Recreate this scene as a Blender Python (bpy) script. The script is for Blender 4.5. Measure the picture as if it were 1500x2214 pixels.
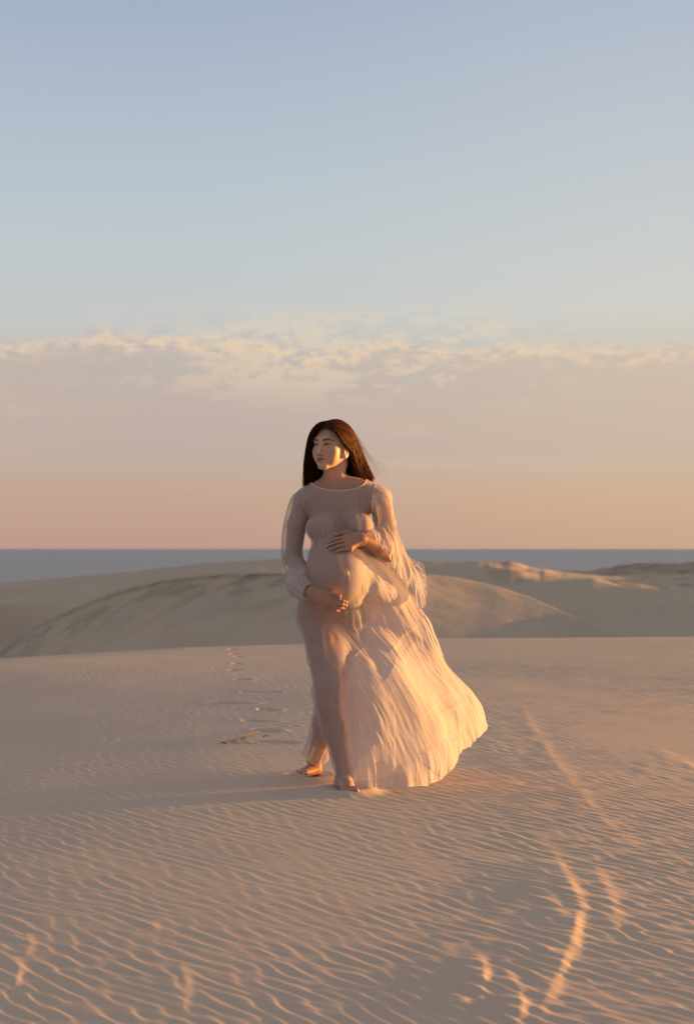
import bpy, math, random
import numpy as np
C = bpy.context.scene.collection
R = math.radians
FASTDEV = False
rng = np.random.default_rng(7)
for o in list(bpy.data.objects): bpy.data.objects.remove(o)

# ------------------------------------------------------------------ camera, world, sun, exposure
CAMH = 1.08; FPX = 4000.0; HZN = 1186.0; PD = 8.35; EXPO = 1.45       # camera height, focal length in photo pixels, horizon row, person distance
SUN_AZ = 20.0; SUN_EL = 1.7                              # sun: to the right, a bit behind the subject
cam = bpy.data.cameras.new('camera'); camo = bpy.data.objects.new('camera', cam); C.objects.link(camo)
cam.sensor_fit = 'VERTICAL'; cam.sensor_height = 36.0; cam.lens = FPX/2214*36
camo.location = (0, 0, CAMH); camo.rotation_euler = (R(90), 0, 0)
cam.shift_y = (HZN-1107)/2214
cam.clip_start = 0.05; cam.clip_end = 90000
cam.dof.use_dof = True; cam.dof.focus_distance = PD-0.05; cam.dof.aperture_fstop = 4.5
bpy.context.scene.camera = camo

def lin(r, g, b):
    f = lambda c: (c/12.92 if c <= 0.04045 else ((c+0.055)/1.055)**2.4)
    return (f(r/255), f(g/255), f(b/255), 1)

class NT:                                                # tiny node-tree writer
    def __init__(s, nt): s.nt = nt; s.nt.nodes.clear()
    def n(s, t, **kw):
        x = s.nt.nodes.new(t)
        for k, v in kw.items():
            if k.startswith('i_'):
                key = k[2:]; key = int(key) if key.isdigit() else key.replace('_', ' ')
                if isinstance(v, bpy.types.NodeSocket): s.nt.links.new(v, x.inputs[key])
                else: x.inputs[key].default_value = v
            else: setattr(x, k, v)
        return x
    def m(s, op, a, b=None, c=None, clamp=False):
        x = s.nt.nodes.new('ShaderNodeMath'); x.operation = op; x.use_clamp = clamp
        for i, v in enumerate((a, b, c)):
            if v is None: continue
            if isinstance(v, bpy.types.NodeSocket): s.nt.links.new(v, x.inputs[i])
            else: x.inputs[i].default_value = v
        return x.outputs[0]
    def mr(s, v, a, b, c=0.0, d=1.0, smooth=True):
        x = s.nt.nodes.new('ShaderNodeMapRange'); x.interpolation_type = 'SMOOTHSTEP' if smooth else 'LINEAR'
        s.nt.links.new(v, x.inputs[0])
        for i, q in enumerate((a, b, c, d)):
            if isinstance(q, bpy.types.NodeSocket): s.nt.links.new(q, x.inputs[i+1])
            else: x.inputs[i+1].default_value = q
        return x.outputs[0]
    def mix(s, f, a, b, mode='MIX'):
        x = s.nt.nodes.new('ShaderNodeMix'); x.data_type = 'RGBA'; x.blend_type = mode
        for i, v in ((0, f), (6, a), (7, b)):
            if isinstance(v, bpy.types.NodeSocket): s.nt.links.new(v, x.inputs[i])
            else: x.inputs[i].default_value = v
        return x.outputs[2]
    def ramp(s, f, stops):
        x = s.nt.nodes.new('ShaderNodeValToRGB'); s.nt.links.new(f, x.inputs[0]); e = x.color_ramp.elements
        while len(e) > 1: e.remove(e[-1])
        e[0].position, e[0].color = stops[0]
        for p, c in stops[1:]:
            q = e.new(p); q.color = c
        return x.outputs[0]
    def noise(s, vec, scale, detail=4.0, rough=0.5, dist=0.0, dim='3D'):
        x = s.nt.nodes.new('ShaderNodeTexNoise'); x.noise_dimensions = dim
        s.nt.links.new(vec, x.inputs['Vector']); x.inputs['Scale'].default_value = scale
        x.inputs['Detail'].default_value = detail; x.inputs['Roughness'].default_value = rough; x.inputs['Distortion'].default_value = dist
        return x.outputs[0]
    def comb(s, x, y, z=0.0):
        q = s.nt.nodes.new('ShaderNodeCombineXYZ')
        for i, v in enumerate((x, y, z)):
            if isinstance(v, bpy.types.NodeSocket): s.nt.links.new(v, q.inputs[i])
            else: q.inputs[i].default_value = v
        return q.outputs[0]
    def link(s, a, b): s.nt.links.new(a, b)

def build_world():
    w = bpy.data.worlds.new('World'); bpy.context.scene.world = w; w.use_nodes = True
    N = NT(w.node_tree)
    out = N.n('ShaderNodeOutputWorld'); bg = N.n('ShaderNodeBackground', i_Strength=0.1*2**-EXPO)
    N.link(bg.outputs[0], out.inputs[0])
    tc = N.n('ShaderNodeTexCoord'); sp = N.n('ShaderNodeSeparateXYZ', i_0=tc.outputs['Generated'])
    X, Y, Z = sp.outputs
    sky = N.n('ShaderNodeTexSky'); sky.sky_type = 'NISHITA'; sky.sun_disc = False
    sky.sun_elevation = R(SUN_EL); sky.sun_rotation = R(90-SUN_AZ); sky.air_density = 1.0; sky.dust_density = 1.5
    hd = N.m('SQRT', N.m('ADD', N.m('MULTIPLY', X, X), N.m('MULTIPLY', Y, Y)))
    az = N.m('DIVIDE', X, N.m('MAXIMUM', hd, 0.001))      # sine of the bearing; the view looks along +Y
    el = N.m('DIVIDE', Z, N.m('MAXIMUM', hd, 0.001))      # tangent of the elevation
    e = N.mr(el, -0.02, 0.38, 0, 1, smooth=False)
    P = lambda v: (v+0.02)/0.40
    # air and haze colours by height above the horizon
    air = N.ramp(e, [(P(-.02), lin(176,146,135)), (P(0.0), lin(193,157,142)), (P(.012), lin(197,163,145)), (P(.032), lin(199,170,150)),
                     (P(.055), lin(200,176,163)), (P(.10), lin(203,192,182)), (P(.125), lin(200,203,202)), (P(.155), lin(196,204,207)),
                     (P(.20), lin(187,199,209)), (P(.26), lin(174,188,205)), (P(.31), lin(163,178,200)), (1.0, lin(150,163,188))])
    warm = N.ramp(e, [(P(-.02), lin(196,158,128)), (P(0.0), lin(207,170,143)), (P(.03), lin(213,182,152)), (P(.055), lin(209,184,164)),
                      (P(.10), lin(213,200,185)), (P(.13), lin(212,212,205)), (P(.18), lin(203,208,209)), (P(.26), lin(188,196,208)), (P(.31), lin(177,187,204)), (1.0, lin(158,168,190))])
    base = N.mix(N.mr(az, -0.12, 0.22), air, warm)
    # altocumulus bank, laid out by direction
    v = N.comb(N.m('MULTIPLY', az, 1.0), N.m('MULTIPLY', el, 3.2), 0.3)
    big = N.noise(v, 5.0, 5, 0.55, 0.4)
    puffs = N.noise(N.comb(N.m('MULTIPLY', az, 1.0), N.m('MULTIPLY', el, 2.3), 4.0), 88.0, 6, 0.66, 0.25)
    wisp = N.noise(N.comb(az, N.m('MULTIPLY', el, 9.0), 2.0), 9.0, 4, 0.5, 0.3)
    # top edge of the bank wanders with the bearing
    edge = N.m('ADD', 0.108, N.m('MULTIPLY', N.m('SUBTRACT', N.noise(N.comb(az, 0.7, 0.2), 7.0, 5, 0.6), 0.5), 0.045))
    rel = N.m('SUBTRACT', el, edge)
    body = N.m('MULTIPLY', N.mr(N.m('ADD', rel, N.m('MULTIPLY', N.m('SUBTRACT', puffs, 0.5), 0.035)), 0.004, -0.004), N.mr(el, 0.030, 0.052))
    bankc = N.mix(N.mr(az, -0.1, 0.2), lin(193,178,170), lin(207,188,171))
    c1 = N.mix(N.m('MULTIPLY', body, 0.60), base, bankc)
    # sun-touched puffs along the top, thickest in the middle of the view
    mid = N.m('MULTIPLY', N.mr(az, -0.16, -0.04), N.mr(az, 0.15, 0.05))
    band = N.m('MULTIPLY', N.mr(el, 0.070, 0.098), N.mr(el, 0.138, 0.112))
    lump = N.noise(N.comb(N.m('MULTIPLY', az, 1.0), N.m('MULTIPLY', el, 3.0), 9.0), 26.0, 3, 0.5, 0.5)
    pf = N.mr(N.m('ADD', N.m('ADD', N.m('MULTIPLY', puffs, 0.55), N.m('MULTIPLY', lump, 0.55)), N.m('MULTIPLY', N.m('SUBTRACT', big, 0.5), 0.9)), 0.545, 0.65)
    amt = N.m('MULTIPLY', N.m('MULTIPLY', pf, band), N.m('ADD', 0.06, N.m('MULTIPLY', mid, 0.44)))
    c2 = N.mix(amt, c1, lin(238,216,186))
    gaps = N.m('MULTIPLY', N.m('MULTIPLY', N.mr(puffs, 0.47, 0.36), band), N.m('MULTIPLY', mid, 0.55))
    c3 = N.mix(gaps, c2, lin(190,197,193))
    rim = N.m('MULTIPLY', N.mr(rel, -0.010, -0.001), N.mr(rel, 0.007, 0.0))
    c4 = N.mix(N.m('MULTIPLY', N.m('MULTIPLY', rim, N.mr(puffs, 0.40, 0.58)), N.m('MULTIPLY', N.mr(big, 0.30, 0.52), 0.85)), c3, lin(234,209,180))
    ws = N.m('MULTIPLY', N.mr(wisp, 0.50, 0.72), N.m('MULTIPLY', N.mr(el, 0.02, 0.05), N.mr(el, 0.11, 0.07)))
    c5 = N.mix(N.m('MULTIPLY', ws, 0.35), c4, lin(216,190,162))
    # high dome, out of view: cooler and darker, lights the shade; glow round the sun
    up = N.mr(el, 0.36, 2.2)
    dome = N.mix(up, c5, lin(184,174,166))
    dome = N.mix(N.mr(Y, 0.15, -0.75, 0.0, 0.28), dome, lin(92, 80, 76))   # sky dimmed behind the camera, added to darken the figure's front
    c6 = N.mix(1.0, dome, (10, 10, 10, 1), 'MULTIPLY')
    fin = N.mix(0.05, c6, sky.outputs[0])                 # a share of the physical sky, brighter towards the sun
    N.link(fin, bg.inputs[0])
build_world()

sun = bpy.data.lights.new('sun', 'SUN'); sun.energy = 5.0; sun.angle = R(1.8); sun.color = (1.0, 0.46, 0.115)
suno = bpy.data.objects.new('sun', sun); C.objects.link(suno)
from mathutils import Vector, Matrix
sd = Vector((math.cos(R(SUN_AZ))*math.cos(R(SUN_EL)), math.sin(R(SUN_AZ))*math.cos(R(SUN_EL)), math.sin(R(SUN_EL))))
suno.rotation_euler = sd.to_track_quat('Z', 'Y').to_euler(); suno.location = (6, 10, 3)

sc = bpy.context.scene
sc.view_settings.view_transform = 'Standard'; sc.view_settings.look = 'None'
sc.view_settings.exposure = EXPO; sc.view_settings.gamma = 1.0; sc.view_settings.use_curve_mapping = False
sc.cycles.max_bounces = 8; sc.cycles.transparent_max_bounces = 24; sc.cycles.diffuse_bounces = 3
sc.cycles.use_denoising = True

# ------------------------------------------------------------------ helpers
def make_mesh(name, verts, faces, mat=None, parent=None, smooth=True):
    me = bpy.data.meshes.new(name)
    verts = np.asarray(verts, dtype=np.float32)
    if isinstance(faces, np.ndarray):
        k = faces.shape[1]; n = len(faces)
        me.vertices.add(len(verts)); me.vertices.foreach_set('co', verts.ravel())
        me.loops.add(n*k); me.loops.foreach_set('vertex_index', faces.astype(np.int32).ravel())
        me.polygons.add(n); me.polygons.foreach_set('loop_start', np.arange(0, n*k, k, dtype=np.int32))
        me.polygons.foreach_set('loop_total', np.full(n, k, dtype=np.int32))
        me.update(calc_edges=True); me.validate()
    else:
        me.from_pydata(verts.tolist(), [], faces)
    if smooth: me.polygons.foreach_set('use_smooth', np.ones(len(me.polygons), dtype=bool))
    if mat: me.materials.append(mat)
    o = bpy.data.objects.new(name, me); C.objects.link(o)
    if parent: o.parent = parent
    return o

def set_color_attr(o, name, cols):
    a = o.data.color_attributes.new(name, 'FLOAT_COLOR', 'POINT')
    a.data.foreach_set('color', np.asarray(cols, dtype=np.float32).ravel())

def grid_faces(nr, nc, wrap=False):
    i = np.arange(nr-1)[:, None]; j = np.arange(nc if wrap else nc-1)[None, :]
    j2 = (j+1) % nc
    return np.stack([(i*nc+j), (i*nc+j2), ((i+1)*nc+j2), ((i+1)*nc+j)], -1).reshape(-1, 4)

_perm = rng.random((64, 64, 3))
def vnoise(x, y, seed=0):                                # smooth value noise in numpy, -1..1
    x = np.asarray(x, float)+seed*17.31; y = np.asarray(y, float)+seed*9.77
    xi = np.floor(x).astype(int); yi = np.floor(y).astype(int)
    fx = x-xi; fy = y-yi; fx = fx*fx*fx*(fx*(fx*6-15)+10); fy = fy*fy*fy*(fy*(fy*6-15)+10)
    g = _perm[..., seed % 3]
    a = g[xi % 64, yi % 64]; b = g[(xi+1) % 64, yi % 64]; c = g[xi % 64, (yi+1) % 64]; d = g[(xi+1) % 64, (yi+1) % 64]
    return ((a*(1-fx)+b*fx)*(1-fy)+(c*(1-fx)+d*fx)*fy)*2-1
def fbm(x, y, oct=4, seed=0, gain=0.5):
    s = 0; a = 1; t = 0
    for k in range(oct):
        s = s+a*vnoise(x*2**k, y*2**k, seed+k); t += a; a *= gain
    return s/t
def sstep(x, a, b):
    t = np.clip((x-a)/(b-a), 0, 1); return t*t*(3-2*t)
def V(px, py, dy=0.0):                                   # a point of the person from its place in the photo and its depth
    D = PD+dy
    return np.array([(px-750)*D/FPX, D, CAMH+(HZN-py)*D/FPX])
def principled(name, **kw):
    m = bpy.data.materials.new(name); m.use_nodes = True
    N = NT(m.node_tree); out = N.n('ShaderNodeOutputMaterial'); b = N.n('ShaderNodeBsdfPrincipled')
    N.link(b.outputs[0], out.inputs[0])
    for k, v in kw.items(): b.inputs[k.replace('_', ' ')].default_value = v
    return m, N, b, out

# ------------------------------------------------------------------ ground: rippled sand
def G(px, py, dz=0.0):                                   # a point of the flat ground
    D = (CAMH-dz)*FPX/(py-HZN); return ((px-750)*D/FPX, D)
def seg_dist(x, y, pts):                                 # signed distance to a polyline, with the parameter along it
    best = np.full(x.shape, 1e9); sgn = np.zeros_like(x); par = np.zeros_like(x)
    n = len(pts)-1
    for i in range(n):
        (ax, ay), (bx, by) = pts[i], pts[i+1]
        dx, dy = bx-ax, by-ay; L2 = dx*dx+dy*dy
        t = np.clip(((x-ax)*dx+(y-ay)*dy)/L2, 0, 1)
        ex = x-(ax+t*dx); ey = y-(ay+t*dy); d = np.hypot(ex, ey)
        m = d < best
        best = np.where(m, d, best); sgn = np.where(m, np.sign(dx*ey-dy*ex), sgn); par = np.where(m, (i+t)/n, par)
    return best, sgn, par
rr = np.random.default_rng(3)
WAVES = []
for j in range(30):
    lam = 0.064*(1+0.13*rr.normal()); th = R(31+9.5*rr.normal())
    WAVES.append((2*math.pi/lam*math.cos(th), 2*math.pi/lam*math.sin(th), rr.random()*6.283))
RIDGES = [  # (pixels along the crest, height, width)
    ([(1120,1520),(1160,1590),(1210,1665),(1290,1760),(1390,1850)], 0.010, 0.08),
    ([(1190,1835),(1225,1900),(1246,1950),(1238,2010),(1205,2090),(1170,2160),(1150,2240)], 0.024, 0.045),
    ([(1030,2060),(1044,2100),(1036,2150),(1050,2180)], 0.014, 0.03),
    ([(1085,2090),(1118,2140),(1124,2180),(1100,2235)], 0.016, 0.032),
    ([(1400,1600),(1480,1640),(1600,1700)], 0.012, 0.09),
    ([(1275,1860),(1310,1925),(1330,1990)], 0.016, 0.05),
    ([(55,2010),(62,2035),(52,2060)], 0.007, 0.03), ([(20,2060),(40,2090),(32,2130)], 0.007, 0.03),
    ([(385,2080),(400,2120),(395,2180)], 0.006, 0.03), ([(325,1985),(335,2010)], 0.005, 0.03),
]
FOOT = [(504,1404,.10),(507,1414,.10),(518,1420,.10),(514,1436,.10),(511,1450,.13),(528,1469,.15),(552,1496,.14),(592,1496,.10),
        (500,1518,.20),(582,1533,.16),(560,1558,.14),(578,1578,.15),(600,1604,.17)]
def ground_z(x, y, fine=True):
    D = np.maximum(y, 0.5)
    u = np.clip(x/D, -0.5, 0.5)*FPX+750
    Dc = np.interp(u, [-600, 0, 400, 640, 900, 1500, 2300], [18.5, 20.9, 23.1, 23.8, 25.2, 25.7, 26.5])
    z = -0.010*x*np.clip(x, -3, 3)*np.exp(-(x/9)**2)*(1-sstep(y, 11, 18))
    z = z+0.006*vnoise(x/3.1, y/3.7, 2)+0.001*vnoise(x/1.1, y/1.5, 4)
    z = z*sstep(y, 1.0, 3.0)+0.018*np.exp(-((x+0.12)**2/0.25+(y-8.85)**2/0.10))
    nearp = np.exp(-((x/0.7)**2+((y-8.4)/0.8)**2))
    z = z*(1-0.75*nearp)
    q = np.maximum(y-(Dc-4.0), 0)
    z = z-0.012*q**2*(q < 6)-(0.432+(q-6)*0.30)*(q >= 6)
    z = np.maximum(z, -6.5+0.3*vnoise(x/14, y/14, 6))
    z = z+0.0012*vnoise(x/0.45, y/0.6, 8)*sstep(y, 2, 4)
    if fine:
        wx = x+0.035*vnoise(x/0.5, y/0.6, 1)+0.012*vnoise(x/0.16, y/0.2, 5)
        wy = y+0.05*vnoise(x/0.6, y/0.5, 3)
        re = np.zeros_like(x); im = np.zeros_like(x)
        for kx, ky, ph in WAVES:
            a = kx*wx+ky*wy+ph; re += np.cos(a); im += np.sin(a)
        amp = np.hypot(re, im)/math.sqrt(len(WAVES))
        t = (np.arctan2(im, re)/(2*math.pi)) % 1.0         # 0..1 across one ripple, grows to the right and back
        lee = 0.82
        prof = np.where(t < lee, sstep(t, 0, lee)*0.5+0.5*(t/lee), 1-sstep(t, lee, 1.0))
        region = 0.55+0.45*vnoise(x/1.6+3, y/2.2, 7)
        region = region*(0.35+0.65*sstep(x, -1.9, 0.4)+0.30*sstep(-y, -5.6, -4.4))
        smooth_patch = np.exp(-((x-1.75)/0.42)**2-((y-10.2)/1.5)**2)
        region = region*(1-0.75*smooth_patch)*(1-0.85*np.exp(-((x+0.15)/0.30)**2-((y-8.5)/0.40)**2))
        z = z+0.0050*np.clip(amp, 0, 1.25)*(prof-0.5)*np.clip(region, 0.12, 1.3)*sstep(-y, -23, -15)
        for pts, h, w in RIDGES:
            gp = [G(*p) for p in pts]
            x0 = min(p[0] for p in gp)-0.5; x1 = max(p[0] for p in gp)+0.5; y0 = min(p[1] for p in gp)-0.6; y1 = max(p[1] for p in gp)+0.6
            mk = (x > x0) & (x < x1) & (y > y0) & (y < y1)
            if not mk.any(): continue
            d, s, p = seg_dist(x[mk], y[mk], gp)
            ww = w*(1+0.35*vnoise(x[mk]*9, y[mk]*4, 2))
            right = s > 0                                   # the sun side is short and steep, the windward side long
            prof2 = np.where(right, np.exp(-(d/(0.50*ww))**2), np.exp(-(d/(4.5*ww))))
            z[mk] += 0.45*h*prof2*(1-sstep(d, 0.26, 0.46))*np.sin(np.clip(p, 0.0, 1)*math.pi)**0.6*(0.75+0.28*vnoise(x[mk]*14, y[mk]*6, 5)+0.22*vnoise(x[mk]*22+y[mk]*16, y[mk]*9, 7))
        for k, (px, py, s) in enumerate(FOOT):
            s = s*0.86
            fx, fy = G(px, py); a = R(rr_foot[k])
            mk = (abs(x-fx) < 0.5) & (abs(y-fy) < 0.7)
            if not mk.any(): continue
            X = (x[mk]-fx); Y = (y[mk]-fy)
            Xr = X*math.cos(a)+Y*math.sin(a); Yr = -X*math.sin(a)+Y*math.cos(a)
            r = np.hypot(Xr/(s*0.62), Yr/(s*1.15))
            z[mk] += -0.060*np.exp(-(r/0.70)**4)+0.004*np.exp(-((r-1.02)/0.22)**2)*(0.6+0.8*vnoise(X*18, Y*18, k))
        for fx, fy, s in ((V(745,1700,-.12)[0], PD-.14, .11), (V(672,1665,.33)[0]-.02, PD+.32, .13)):
            r = np.hypot((x-fx)/s, (y-fy)/(s*1.1))
            z = z+0.020*np.exp(-((r-1.0)/0.45)**2)+0.006*np.exp(-(r/0.8)**4)
    return z
rr_foot = [8, -6, 10, -5, 4, 12, 60, 40, 70, 8, 55, 30, 62]

def sand_material():
    m, N, b, out = principled('sand', Roughness=0.95)
    g = N.n('ShaderNodeNewGeometry'); pos = g.outputs['Position']
    n1 = N.noise(pos, 0.35, 4, 0.6); n2 = N.noise(pos, 900.0, 2, 0.7); n3 = N.noise(pos, 60.0, 3, 0.6)
    c = N.mix(N.mr(n1, 0.3, 0.7), (0.63, 0.495, 0.375, 1), (0.585, 0.46, 0.355, 1))
    c = N.mix(N.mr(n2, 0.56, 0.74), c, (0.27, 0.21, 0.16, 1))
    c = N.mix(N.m('MULTIPLY', N.mr(n3, 0.4, 0.7), 0.15), c, (0.52, 0.43, 0.33, 1))
    N.link(c, b.inputs['Base Color']); b.inputs['Specular IOR Level'].default_value = 0.15
    bp = N.n('ShaderNodeBump', i_Strength=0.35, i_Distance=0.0015, i_Height=N.m('ADD', n2, N.m('MULTIPLY', N.noise(pos, 220, 3, 0.6), 1.5)))
    N.link(bp.outputs[0], b.inputs['Normal'])
    return m
SAND = sand_material()

def build_ground():
    q = 0.006 if not FASTDEV else 0.016
    rows = [2.9]
    while rows[-1] < 27: rows.append(rows[-1]+q*max(rows[-1], 4.3)/4.3)
    rows = [-60, -30, -15, -8, -4, -1, 0.5, 1.5, 2.2]+rows
    s = 0.5
    while rows[-1] < 75: rows.append(rows[-1]+s); s *= 1.12
    rows = np.array(rows)
    st = q*0.72/4.3
    core = np.arange(-0.235, 0.2351, st)
    ext = []; s = st; v = 0.235
    while v < 9: s *= 1.10; v += s; ext.append(v)
    u = np.concatenate([-np.array(ext[::-1]), core, ext])
    Dm = np.maximum(rows, 3.0)[:, None]
    X = u[None, :]*Dm; Y = np.broadcast_to(rows[:, None], X.shape).copy()
    Z = ground_z(X, Y)
    V_ = np.stack([X, Y, Z], -1).reshape(-1, 3)
    o = make_mesh('ground', V_, grid_faces(len(rows), len(u)), SAND)
    o['kind'] = 'structure'
    return o

def dune_material():
    m, N, b, out = principled('dune_sand', Roughness=0.95)
    g = N.n('ShaderNodeNewGeometry'); pos = g.outputs['Position']
    at = N.n('ShaderNodeAttribute'); at.attribute_name = 'dark_tone'
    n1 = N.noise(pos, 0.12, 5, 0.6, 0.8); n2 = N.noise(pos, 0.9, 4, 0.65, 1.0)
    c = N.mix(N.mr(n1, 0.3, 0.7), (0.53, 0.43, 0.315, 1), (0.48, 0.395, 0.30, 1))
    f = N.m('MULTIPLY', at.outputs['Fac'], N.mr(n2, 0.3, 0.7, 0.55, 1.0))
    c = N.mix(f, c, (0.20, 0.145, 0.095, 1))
    N.link(c, b.inputs['Base Color']); b.inputs['Specular IOR Level'].default_value = 0.1
    bp = N.n('ShaderNodeBump', i_Strength=0.5, i_Distance=0.09, i_Height=N.noise(pos, 1.4, 6, 0.65))
    N.link(bp.outputs[0], b.inputs['Normal'])
    return m

def build_dunes():
    ang = np.linspace(-0.42, 0.42, 900)
    ext = 0.42+np.cumsum(0.002*1.09**np.arange(60)); ext = ext[ext < 2.5]
    u = np.concatenate([-ext[::-1], ang, ext]); px = u*FPX+750
    prof = lambda pts: np.interp(px, [p[0] for p in pts], [p[1] for p in pts])
    def sm(a, k=9):
        kk = np.hanning(k+2)[1:-1]; kk /= kk.sum(); return np.convolve(np.pad(a, k//2, 'edge'), kk, 'valid')
    R1 = sm(prof([(-9000,1470),(-900,1450),(-200,1432),(0,1396),(120,1336),(220,1292),(350,1257),(450,1245),(620,1240),(760,1235),(880,1238),(980,1250),(1080,1270),(1160,1296),(1235,1330),(1300,1362),(1370,1378),(1560,1392),(2400,1420),(9000,1500)]), 15)
    R15 = sm(prof([(-9000,1330),(900,1300),(1000,1285),(1090,1268),(1170,1262),(1240,1257),(1285,1256),(1325,1268),(1370,1276),(1440,1280),(1600,1285),(2200,1225),(3500,1130),(9000,1105)]), 11)  # off-frame rise at the far right is added to shade the near dune
    R2 = sm(prof([(-9000,1300),(-300,1272),(0,1258),(200,1243),(350,1228),(450,1218),(560,1209),(640,1207),(760,1210),(900,1213),(1000,1216),(1100,1221),(1180,1231),(1260,1239),(1300,1244),(1420,1250),(1600,1246),(9000,1290)]), 15)
    R3 = sm(prof([(-9000,1330),(700,1300),(1000,1250),(1100,1241),(1200,1236),(1290,1232),(1340,1223),(1400,1219),(1460,1219),(1520,1214),(1700,1212),(9000,1260)]), 7)
    w = lambda s: (np.interp(px, [1000, 1100, 1600], [0.2, 1, 1]))
    R2 = R2+1.1*fbm(px/37, px*0, 3, 1)*1.6+np.where(px > 1000, 2.6*np.maximum(0, vnoise(px/26, px*0, 2)), 0)*-0.6
    R3 = R3+2.2*fbm(px/30, px*0, 4, 2)
    R15 = R15-2.5*np.maximum(0, vnoise(px/33+1.7, px*0, 5))*(px > 1150)
    D1 = 62+3*vnoise(u*9, u*0, 1)+sm(sm(np.interp(px, [-300, 700, 1000, 1200, 1450, 1800], [18, -6, -4, -6, -20, -24]), 61), 61)
    D15 = 92+5*vnoise(u*11, u*0, 4)
    D2 = 128+8*vnoise(u*8, u*0, 2); D3 = 230+0*u
    zz = lambda y, D: CAMH-(y-HZN)*D/FPX
    z1, z15, z2, z3 = zz(R1, D1), zz(R15, D15), zz(R2, D2), zz(R3, D3)
    t = np.linspace(0, 1, 420)
    # keypoints along depth: foot, ridge, hollow, ridge, hollow, ridge, hollow, far ridge, shore
    K = [(28+0*u, -6.5+0*u), (36+0*u, -3.6+0*u), (D1, z1), (D1+11, z1-1.2), (D15, z15), (D15+12, z15-1.2), (D2, z2), (D2+35, z2-3), (D3, z3), (D3+60, z3-9), (D3+260, -16+0*u)]
    Dk = np.stack([k[0] for k in K]); Zk = np.stack([k[1] for k in K])
    nk = len(K); seg = [40, 110, 26, 70, 24, 66, 20, 50, 14, 10]
    Ds, Zs = [], []
    for i in range(nk-1):
        tt = np.arange(seg[i])/seg[i]
        a, b_ = Zk[i], Zk[i+1]
        if i == 1: f = 0.25*tt+0.75*tt**1.25                    # long face that stays steep up to a crisp crest
        elif i in (3, 5, 7): f = tt*tt*(3-2*tt)*0.6+0.4*tt
        else: f = tt*tt*(3-2*tt)*0.5+0.5*np.sqrt(tt) if i in (2, 4, 6) else tt
        Ds.append(Dk[i][None]+(Dk[i+1]-Dk[i])[None]*tt[:, None]); Zs.append(a[None]+(b_-a)[None]*f[:, None])
    Dg = np.concatenate(Ds+[Dk[-1:]]); Zg = np.concatenate(Zs+[Zk[-1:]])
    Xg = u[None]*Dg
    dd = Dg[:, :]
    Zg = Zg+0.14*fbm(Xg/11, dd/14, 4, 3)*sstep(dd, 40, 60)+0.05*fbm(Xg/1.7, dd/2.5, 3, 6)
    # small hummocks on the far crests at the right
    hm = sstep(Xg/dd*FPX+750, 1180, 1320)*sstep(dd, 84, 100)
    hm2 = sstep(Xg/dd*FPX+750, 1000, 1080)*sstep(-(Xg/dd*FPX+750), -1180, -1120)*sstep(dd, 105, 125)
    Zg = Zg+(hm+hm2)*0.28*np.maximum(0, vnoise(Xg/2.3, dd/4, 4))**1.0*(dd < 300)
    o = make_mesh('dunes', np.stack([Xg, dd, Zg], -1).reshape(-1, 3), grid_faces(Dg.shape[0], len(u)), dune_material())
    o['kind'] = 'structure'
    # brown streaks, darkest under the crest of the left dune; scrub-dark patches on the far ridge
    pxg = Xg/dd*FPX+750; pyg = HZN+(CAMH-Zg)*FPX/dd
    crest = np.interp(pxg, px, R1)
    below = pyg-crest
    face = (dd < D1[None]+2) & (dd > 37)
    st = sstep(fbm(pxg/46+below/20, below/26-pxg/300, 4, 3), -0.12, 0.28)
    dark_tone = face*np.exp(-np.maximum(below, 0)/55)*sstep(-pxg, -760, -640)*(0.2+0.65*st)
    dark_tone += face*np.exp(-((below-2.5)/3.2)**2)*sstep(-pxg, -660, -500)*0.45*sstep(pxg, -60, 120)
    dark_tone += 0.45*(dd > 205)*sstep(pxg, 1080, 1200)+0.4*hm2*sstep(vnoise(Xg/1.3, dd/3, 2), 0.0, 0.5)+0.35*hm*sstep(vnoise(Xg/1.1, dd/2, 1), 0.1, 0.5)
    d = np.clip(dark_tone, 0, 1).reshape(-1)
    set_color_attr(o, 'dark_tone', np.stack([d, d, d, np.ones_like(d)], -1))
    return o

def build_sea():
    m, N, b, out = principled('sea_water', Roughness=0.32)
    b.inputs['Base Color'].default_value = (0.125, 0.110, 0.108, 1)
    g = N.n('ShaderNodeNewGeometry')
    sp = N.n('ShaderNodeSeparateXYZ', i_0=g.outputs['Position'])
    v = N.comb(N.m('MULTIPLY', sp.outputs[0], 0.02), N.m('MULTIPLY', sp.outputs[1], 0.006))
    bp = N.n('ShaderNodeBump', i_Strength=0.9, i_Distance=6.0, i_Height=N.noise(v, 4.0, 6, 0.65))
    N.link(bp.outputs[0], b.inputs['Normal'])
    ys = np.array([160, 400, 900, 2500, 8000, 30000, 70000.0]); xs = np.linspace(-1.3, 1.3, 9)
    X = xs[None]*np.maximum(ys, 4000)[:, None]; Y = np.broadcast_to(ys[:, None], X.shape)
    o = make_mesh('sea', np.stack([X, Y, np.full_like(X, -14.0)], -1).reshape(-1, 3), grid_faces(len(ys), len(xs)), m)
    o['kind'] = 'structure'

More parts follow.
